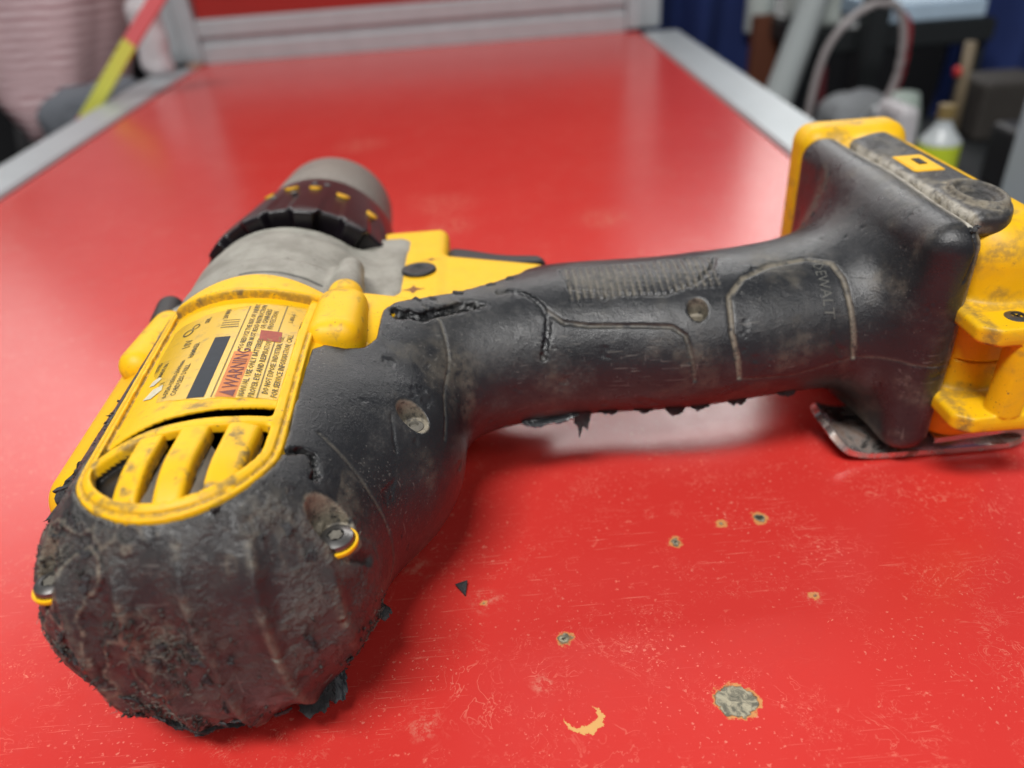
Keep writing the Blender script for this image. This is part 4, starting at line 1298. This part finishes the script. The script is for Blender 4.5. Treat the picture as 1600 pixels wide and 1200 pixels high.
# scrap of rubber on the bench
v = [(-3.0, 2.4, 0.2), (2.6, 3.0, .9), (1.6, -4.6, .25), (-3.0, 2.4, 1.0), (2.6, 3.0, 1.8), (1.6, -4.6, .9), (.2, .6, 1.7), (.2, .6, .8)]
f = [(3, 5, 6), (5, 4, 6), (4, 3, 6), (0, 7, 2), (2, 7, 1), (1, 7, 0), (0, 2, 5, 3), (2, 1, 4, 5), (1, 0, 3, 4)]
sx_, sy_ = -17.0, 150.5
o = mesh_obj('rubber_scrap', [(a * .62 + sx_, b * .62 + sy_, c) for a, b, c in v], f, M_tornrubber, None, smooth=False)
tag(o, 'tiny triangular scrap of black rubber lying on the red bench by the drill', 'rubber scrap')

# ================================================================== BACKGROUND
# person in striped shirt, left
def cloth_shape(name, rings, mat, parent, seg=28):
    """rings: (cx, cy, z, rx, ry, wrinkle)"""
    v = []; f = []
    for j, (cx, cy, z, rx, ry, w) in enumerate(rings):
        for k in range(seg):
            a = 2 * math.pi * k / seg
            q = 1 + w * math.sin(5 * a + j * .7) + w * .5 * math.sin(9 * a - j)
            v.append((cx + rx * math.cos(a) * q, cy + ry * math.sin(a) * q, z))
    for j in range(len(rings) - 1):
        for k in range(seg):
            f.append((j * seg + k, j * seg + (k + 1) % seg, (j + 1) * seg + (k + 1) % seg, (j + 1) * seg + k))
    f.append(tuple(range(seg))[::-1]); f.append(tuple(range((len(rings) - 1) * seg, len(rings) * seg)))
    return mesh_obj(name, v, f, mat, parent, scale=1.0)
nt = NT('pink_striped_shirt')
wv = nt.n.new('ShaderNodeTexWave'); wv.wave_type = 'BANDS'; wv.bands_direction = 'Z'; wv.inputs['Scale'].default_value = 24; wv.inputs['Distortion'].default_value = 2.2; wv.inputs['Detail'].default_value = 1
nt.l.new(nt.co, wv.inputs['Vector'])
nt.set('Base Color', nt.mix(nt.ramp(wv.outputs['Fac'], .35, .75), (.80, .62, .64), (.42, .20, .22))).set('Roughness', .9)
M_shirt = nt.m
M_trouser = simple('black_trousers', (.010, .010, .012), .9)
M_skin = simple('skin', (.42, .23, .16), .55, var=.1)
px, py = -0.63, 1.32
person = thing('person', 'person in pink and white striped shirt and black trousers standing beyond the left bench edge', 'person', (px, py, floor_z))
def limb(name, pts, rad_, mat, parent):
    v, f = tube_data(spline(pts, 5), [r for r in np.interp(np.linspace(0, 1, (len(pts) - 1) * 5 + 1), np.linspace(0, 1, len(rad_)), rad_)], 16)
    return mesh_obj(name, v, f, mat, parent, scale=1.0)
cloth_shape('shirt', [(px - .03, py - .02, -.115, .062, .08, .10), (px - .028, py - .01, -.06, .085, .09, .11), (px - .01, py, .02, .105, .100, .09), (px, py, .12, .125, .10, .02), (px, py, .25, .15, .105, .015), (px, py, .36, .17, .105, .01), (px, py, .43, .165, .09, 0), (px, py, .47, .10, .07, 0), (px, py, .485, .06, .06, 0)], M_shirt, person)
cloth_shape('trousers', [(px, py, -.24, .13, .11, .02), (px, py, -.16, .135, .112, .02), (px, py, -.09, .118, .098, .0)], M_trouser, person)
for s in (-1, 1):
    limb('trouser_leg', [(px + s * .065, py, -.22), (px + s * .085, py + .01, -.50), (px + s * .09, py, -.80)], [.078, .062, .052], M_trouser, person)
    limb('shoe', [(px + s * .09, py + .05, floor_z + .035), (px + s * .095, py - .06, floor_z + .04), (px + s * .10, py - .15, floor_z + .03)], [.03, .042, .03], M_trouser, person)
# continuous skin body: neck, head, arms with fingers
def skin_body(name, verts, edges, radii, mat, parent, root=0):
    me = bpy.data.meshes.new(name); me.from_pydata([tuple(Vector(v) - root_loc(parent)) for v in verts], edges, [])
    o = link(bpy.data.objects.new(name, me)); o.parent = parent
    me.materials.append(mat)
    md = o.modifiers.new('skin', 'SKIN'); md.use_smooth_shade = True
    for i, r in enumerate(radii): me.skin_vertices[0].data[i].radius = (r, r) if not isinstance(r, tuple) else r
    me.skin_vertices[0].data[root].use_root = True
    s = o.modifiers.new('sub', 'SUBSURF'); s.levels = 1; s.render_levels = 1
    return o
V = [(px, py, .38), (px, py, .50), (px, py, .56), (px, py - .01, .63), (px, py, .71)]
E_ = [(0, 1), (1, 2), (2, 3), (3, 4)]; Rr = [.05, .05, .052, .078, .055]
for s in (-1, 1):
    b = len(V)
    V += [(px + s * .17, py, .40), (px + s * .225, py + .02, .16), (px + s * .215, py - .06, -.04), (px + s * .21, py - .10, -.12)]
    E_ += [(0, b), (b, b + 1), (b + 1, b + 2), (b + 2, b + 3)]; Rr += [.05, .04, .028, .03]
    for k, (dx, L) in enumerate(((-.024, .065), (-.009, .075), (.006, .07), (.021, .055))):
        c = len(V); q = (px + s * .21 + dx, py - .10, -.14)
        V += [(q[0], q[1], -.155), (q[0] + dx * .1, q[1] - .010, -.155 - L * .5), (q[0], q[1] - .002, -.155 - L)]
        E_ += [(b + 3, c), (c, c + 1), (c + 1, c + 2)]; Rr += [.010, .009, .007]
    c = len(V)
    V += [(px + s * .21 - s * .034, py - .12, -.13), (px + s * .21 - s * .04, py - .13, -.165)]
    E_ += [(b + 3, c), (c, c + 1)]; Rr += [.011, .008]
skin_body('body', V, E_, Rr, M_skin, person)
cloth_shape('hair', [(px, py + .02, .60, .078, .075, .02), (px, py + .02, .66, .088, .088, .02), (px, py + .015, .72, .082, .085, .02), (px, py + .01, .765, .05, .05, .02), (px, py + .01, .775, .01, .01, 0)], simple('dark_hair', (.012, .01, .009), .7), person)
for s in (-1, 1):
    limb('sleeve', [(px + s * .13, py, .425), (px + s * .185, py + .004, .36), (px + s * .205, py + .01, .25)], [.055, .06, .06], M_shirt, person)

# grey pouch, packet, striped strip by the left rail
M_pouch = simple('grey_fabric', (.12, .13, .15), .9, var=.4, vscale=20)
def soft_box(name, lo, hi, mat, parent=None, r=.01, n1=.006, seed=1):
    lo = np.array(lo) * 1000; hi = np.array(hi) * 1000; c = (lo + hi) / 2; h = (hi - lo) / 2
    def fn(x, y, z):
        P = np.stack([x, y, z], 1)
        return rbox(x, y, z, c, h, r * 1000) - fbm(P, 45, 3, seed) * n1 * 1000
    return sdf_obj(name, fn, lo - 14, hi + 14, 3.5, mat, parent)
M_blackcloth = simple('black_cloth', (.012, .012, .013), .95)
o = soft_box('tool_pouch', (-0.515, 0.93, -0.075), (-0.42, 1.04, -0.005), M_pouch, r=.02, n1=.010)
tag(o, 'crumpled grey pouch on the dark side shelf, left of the yellow strip', 'pouch')
o = soft_box('black_bag', (-0.50, 0.62, -0.20), (-0.402, 1.30, -0.078), M_blackcloth, r=.03, n1=.008, seed=4)
tag(o, 'black cloth bag lying along the outside of the left bench rail', 'bag')
strip = thing('striped_rod', 'slanted rod with a yellow-green middle and pink-red ends leaning beside the left rail', 'rod', (-0.43, 0.85, -0.03))
def rod_piece(name, a, b, mat, w=.0065, t=.005):
    a = Vector(a); b = Vector(b); d = (b - a).normalized(); s = d.cross(Vector((0, 1, 0))).normalized()
    y = Vector((0, 1, 0))
    v = []
    for p in (a, b):
        for (i, j) in ((-1, -1), (1, -1), (1, 1), (-1, 1)): v.append(tuple(p + s * w * i + y * t * j))
    return mesh_obj(name, v, [(3, 2, 1, 0), (4, 5, 6, 7), (0, 1, 5, 4), (1, 2, 6, 5), (2, 3, 7, 6), (3, 0, 4, 7)], mat, strip, smooth=False, scale=1.0)
M_lime = simple('yellow_green_plastic', (.62, .62, .10), .5); M_pinkred = simple('pink_red_plastic', (.66, .14, .15), .5)
rod_piece('rod_end', (-.455, .85, -.049), (-.416, .85, -.012), M_pinkred)
rod_piece('rod_middle', (-.416, .85, -.012), (-.346, .85, .058), M_lime)
rod_piece('rod_end', (-.346, .85, .058), (-.30, .85, .102), M_pinkred)
nt = NT('clear_plastic_bag'); nt.set('Base Color', (.75, .72, .74)).set('Roughness', .3).set('Transmission Weight', .35).set('Alpha', .85); M_bag = nt.m
o = soft_box('plastic_packet', (-0.392, 0.955, 0.004), (-0.352, 0.985, 0.085), M_bag, r=.015, n1=.010, seed=9)
tag(o, 'cloudy clear plastic packet between the striped rod and the left bench upright', 'packet')
o = soft_box('red_box', (-0.375, 1.13, -0.12), (-0.30, 1.24, 0.09), simple('red_card', (.45, .03, .02), .6), r=.004, n1=.0)
tag(o, 'dark red box half hidden behind the left bench upright', 'box')

# right side: blue cloth, cart, hoses ...
M_navycloth = simple('navy_cloth', (.012, .028, .13), .9, var=.5, vscale=6)
def curtain(name, x0, x1, y, z0, z1, mat, label_, amp=.02, waves=4):
    nx, nz = 60, 16; v = []; f = []
    for side in (0, 1):
        for j in range(nz + 1):
            for i in range(nx + 1):
                s = i / nx
                v.append((x0 + (x1 - x0) * s, y + side * .006 + amp * math.sin(s * waves * 2 * math.pi + .5 * math.sin(j * .4)) + .3 * amp * math.sin(s * 23), z0 + (z1 - z0) * j / nz))
    N = (nx + 1) * (nz + 1)
    for j in range(nz):
        for i in range(nx):
            a = j * (nx + 1) + i
            f.append((a, a + 1, a + nx + 2, a + nx + 1)); f.append((N + a + 1, N + a, N + a + nx + 1, N + a + nx + 2))
    for j in range(nz):
        for i in (0, nx):
            a = j * (nx + 1) + i; f.append((a, a + nx + 1, N + a + nx + 1, N + a))
    for i in range(nx):
        for j in (0, nz):
            a = j * (nx + 1) + i; f.append((a, a + 1, N + a + 1, N + a))
    o = mesh_obj(name, v, f, mat, None, scale=1.0)
    tag(o, label_, 'cloth')
curtain('hanging_cloth', .235, .47, 1.36, -.6, .5, M_navycloth, 'navy blue cloth hanging behind the right rear corner of the bench', .022, 3)
curtain('hanging_cloth', .70, 1.15, 1.20, -.7, .5, M_navycloth, 'navy blue cloth hanging at the far right behind the black cart', .03, 4)
o = add_box('brown_board', (.43, 1.28, -.35), (.475, 1.30, -.03), simple('brown_board', (.12, .035, .015), .7)); tag(o, 'narrow brown board standing behind the pale grey leg', 'board')
# black blocks added to keep the view behind the bench dark
dark_back = thing('black_backdrop', 'large black cabinet added to keep the background dark behind the bench', 'backdrop', (0.2, 1.9, floor_z))
add_box('backdrop_body', (-2.2, 1.92, floor_z), (2.4, 2.4, .13), simple('backdrop_black', (.010, .010, .012), .85), dark_back, bev=.01)
for k in range(6):
    x = -2.15 + k * .76
    d_ = add_box('backdrop_panel', (x, 1.898, floor_z + .06), (x + .73, 1.919, .10), simple('backdrop_panel_black', (.013, .013, .015), .8), dark_back, bev=.004)
    add_box('handle', (x + .66, 1.885, -.2), (x + .675, 1.8975, -.05), M_alu, d_, bev=.002)
# pale leg
lg = thing('pale_stand_leg', 'pale grey slanted leg leaning against the right bench rail', 'stand leg', (.40, 1.05, -.2))
v, f = tube_data([(.455, 1.1, .16), (.447, 1.1, .02), (.405, 1.09, -.12), (.385, 1.085, -.20)], [.017, .018, .021, .022], 14)
mesh_obj('leg', v, f, simple('pale_grey_enamel', (.46, .50, .50), .4, .2), lg, scale=1.0)
add_box('foot_plate', (.335, 1.03, -.222), (.47, 1.12, -.2005), M_alu, lg, bev=.003)
# bottles
def bottle(name, c, h, r, mat, capmat, label_, sleeve=None, smat=None):
    t = thing(name, label_, 'bottle', c)
    cm = tuple(q * 1000 for q in c)
    H, Rr_ = h * 1000, r * 1000
    lathe('bottle_body', [(0, Rr_ * .9), (2, Rr_), (H * .72, Rr_), (H * .80, Rr_ * .6), (H * .86, Rr_ * .38), (H * .9, Rr_ * .38)], cm, (0, 0, 1), mat, t, 28)
    lathe('cap', [(H * .9, Rr_ * .44), (H, Rr_ * .42), (H * 1.005, Rr_ * .3)], cm, (0, 0, 1), capmat, t, 20)
    if sleeve: lathe('sleeve_label', [(H * sleeve[0], Rr_ * 1.005), (H * sleeve[0], Rr_ * 1.02), (H * sleeve[1], Rr_ * 1.02), (H * sleeve[1], Rr_ * 1.005)], cm, (0, 0, 1), smat, t, 28)
M_paleplastic = simple('pale_bottle_plastic', (.45, .50, .48), .4)
bottle('bottle', (.452, 1.33, -.06), .20, .022, M_paleplastic, M_paleplastic, 'pale plastic bottle upside the navy cloth, behind the pale leg')
add_shelf = thing('black_cart', 'black metal cart with an upper tray and dark posts behind the right bench rail', 'cart', (.58, 1.2, floor_z))
M_blackmetal = simple('black_cart_metal', (.025, .028, .030), .45, .3)
add_box('tray', (.455, 1.12, -.062), (.715, 1.48, -.030), M_blackmetal, add_shelf, bev=.004)
add_box('tray', (.455, 1.12, -.46), (.715, 1.48, -.43), M_blackmetal, add_shelf, bev=.004)
for (x, y) in ((.4575, 1.13), (.69, 1.13), (.4575, 1.45), (.69, 1.45)):
    for z0, z1 in ((floor_z, -.4605), (-.4295, -.0625)):
        add_box('post', (x, y, z0), (x + .022, y + .022, z1), M_blackmetal, add_shelf, bev=.002)
add_box('mast', (.517, 1.088, floor_z), (.547, 1.118, .42), M_blackmetal, add_shelf, bev=.003)
o = add_box('paper_stack', (.552, 1.13, -.0295), (.70, 1.40, -.006), simple('pale_blue_papers', (.42, .54, .66), .5, var=.2, vscale=25), None, bev=.002)
tag(o, 'pale blue and white papers stacked on the black cart tray', 'papers')
o = soft_box('tissue_pack', (.462, 1.14, -.030), (.505, 1.26, .02), simple('pale_tissue', (.5, .55, .52), .8), r=.01, n1=.004, seed=12)
tag(o, 'pale crumpled tissue on the cart tray left of the mast', 'tissue')
nt = NT('clear_hose'); nt.set('Base Color', (.40, .36, .36)).set('Roughness', .3).set('Transmission Weight', .25); M_hose = nt.m
def hose(pts, mat, label_, r=.0045):
    v, f = tube_data(spline(pts, 8), r, 12)
    o = mesh_obj('hose', v, f, mat, None, scale=1.0)
    tag(o, label_, 'hose', 'hoses hanging from the black cart')
hose([(.497, 1.0, .015), (.478, 1.0, .016), (.452, 1.0, .002), (.430, 1.0, -.028), (.420, 1.0, -.07), (.417, 1.0, -.13), (.425, 1.0, -.24)], M_hose, 'clear hose looping up on the left side of the black cart mast')
hose([(.497, .998, .018), (.512, 1.0, .006), (.523, 1.0, -.025), (.524, 1.0, -.07), (.512, 1.0, -.11), (.497, 1.0, -.16), (.49, 1.0, -.25)], M_hose, 'clear hose curving down on the right side of the black cart mast')
hose([(.517, 1.012, .004), (.531, 1.014, -.01), (.535, 1.014, -.03), (.535, 1.014, -.07), (.522, 1.014, -.12), (.507, 1.014, -.17), (.50, 1.014, -.26)], simple('red_hose', (.28, .03, .035), .4), 'dull red hose hanging just behind the right clear hose', .0055)
hose([(.458, 1.075, -.066), (.459, 1.07, -.10), (.465, 1.07, -.16), (.462, 1.07, -.25)], simple('dark_red_hose', (.10, .015, .02), .4), 'dark maroon hose hanging straight down behind the left clear hose', .006)
# clutter to the right behind the foot of the drill
shelf2 = thing('side_shelf', 'low dark shelf with small clutter outside the right bench rail', 'shelf', (.45, .8, floor_z))
add_box('shelf_board', (.30, .55, -.155), (.80, 1.06, -.140), M_blackmetal, shelf2, bev=.003)
for (x, y) in ((.31, .56), (.77, .56), (.31, 1.03), (.77, 1.03)):
    add_box('post', (x, y, floor_z), (x + .02, y + .02, -.1555), M_blackmetal, shelf2, bev=.002)
nt = NT('clear_spray_bottle'); nt.set('Base Color', (.62, .66, .70)).set('Roughness', .25).set('Transmission Weight', .3); M_clearb = nt.m
bottle('bottle', (.420, .70, -.1395), .112, .018, M_clearb, simple('amber_cap', (.20, .14, .05), .5), 'clear bottle with yellow-green label and brown cap behind the drill foot', (.44, .70), simple('lime_label', (.52, .62, .03), .5))
o = soft_box('plastic_wrap', (.372, .69, -.139), (.394, .74, -.025), M_bag, r=.008, n1=.006, seed=15)
tag(o, 'crumpled clear plastic wrap beside the yellow-green labelled bottle', 'plastic wrap')
o = mesh_obj('lidded_jar', *(lambda d: (d[0], d[1]))(tube_data([(.487, .90, -.1395), (.487, .90, -.10), (.487, .90, -.085), (.487, .90, -.065)], [.020, .021, .019, .014], 20)), simple('pale_green_jar', (.30, .36, .32), .4), None, scale=1.0)
tag(o, 'small pale green jar on the dark side shelf', 'jar')
v, f = tube_data([(.553, .90, -.139), (.551, .90, -.07), (.549, .90, -.015)], .006, 10)
rod = thing('brown_stick', 'thin brown stick with a red tip standing on the dark side shelf', 'stick', (.553, .90, -.139))
mesh_obj('stick', v, f, simple('brown_wood', (.17, .13, .08), .6), rod, scale=1.0)
v, f = tube_data([(.540, .895, -.045), (.536, .895, -.045)], .006, 10)
mesh_obj('red_knob', v, f, simple('red_knob', (.5, .02, .02), .4), rod, scale=1.0)
v, f = box_data((.3, .5, -.35), (.33, .62, .3))
o = add_box('white_board', (.462, .60, -.45), (.50, .66, .10), simple('pale_grey_board', (.42, .46, .50), .5), None, bev=.002)
tag(o, 'pale grey-white upright board at the far right edge beyond the bench', 'board')

# more clutter on and around the side shelf
o = soft_box('small_carton', (.60, .93, -.1395), (.68, 1.00, -.07), simple('dull_brown_card', (.035, .03, .026), .8, var=.3, vscale=40), r=.003, n1=.0)
tag(o, 'dark brown carton at the back of the dark side shelf, right of the red-tipped stick', 'carton')
o = soft_box('rag', (.44, .96, -.139), (.53, 1.04, -.095), simple('grey_rag', (.20, .21, .22), .95, var=.4, vscale=25), r=.015, n1=.012, seed=31)
tag(o, 'crumpled grey rag on the side shelf behind the pale green jar', 'rag')
v, f = tube_data(spline([(.36, .93, -.139), (.345, .90, -.12), (.36, .86, -.128), (.40, .84, -.135), (.44, .86, -.12), (.455, .90, -.08), (.45, .95, -.135)], 8), .0035, 10)
o = mesh_obj('white_cable', v, f, simple('white_cable', (.55, .57, .58), .5), None, scale=1.0)
tag(o, 'loose white cable curled on the side shelf beside the bench rail', 'cable')
o = soft_box('dark_tool_case', (.53, .62, -.1395), (.70, .80, -.075), simple('black_case', (.014, .014, .016), .5), r=.006, n1=.0)
tag(o, 'low black tool case on the side shelf right of the yellow-green labelled bottle', 'tool case')
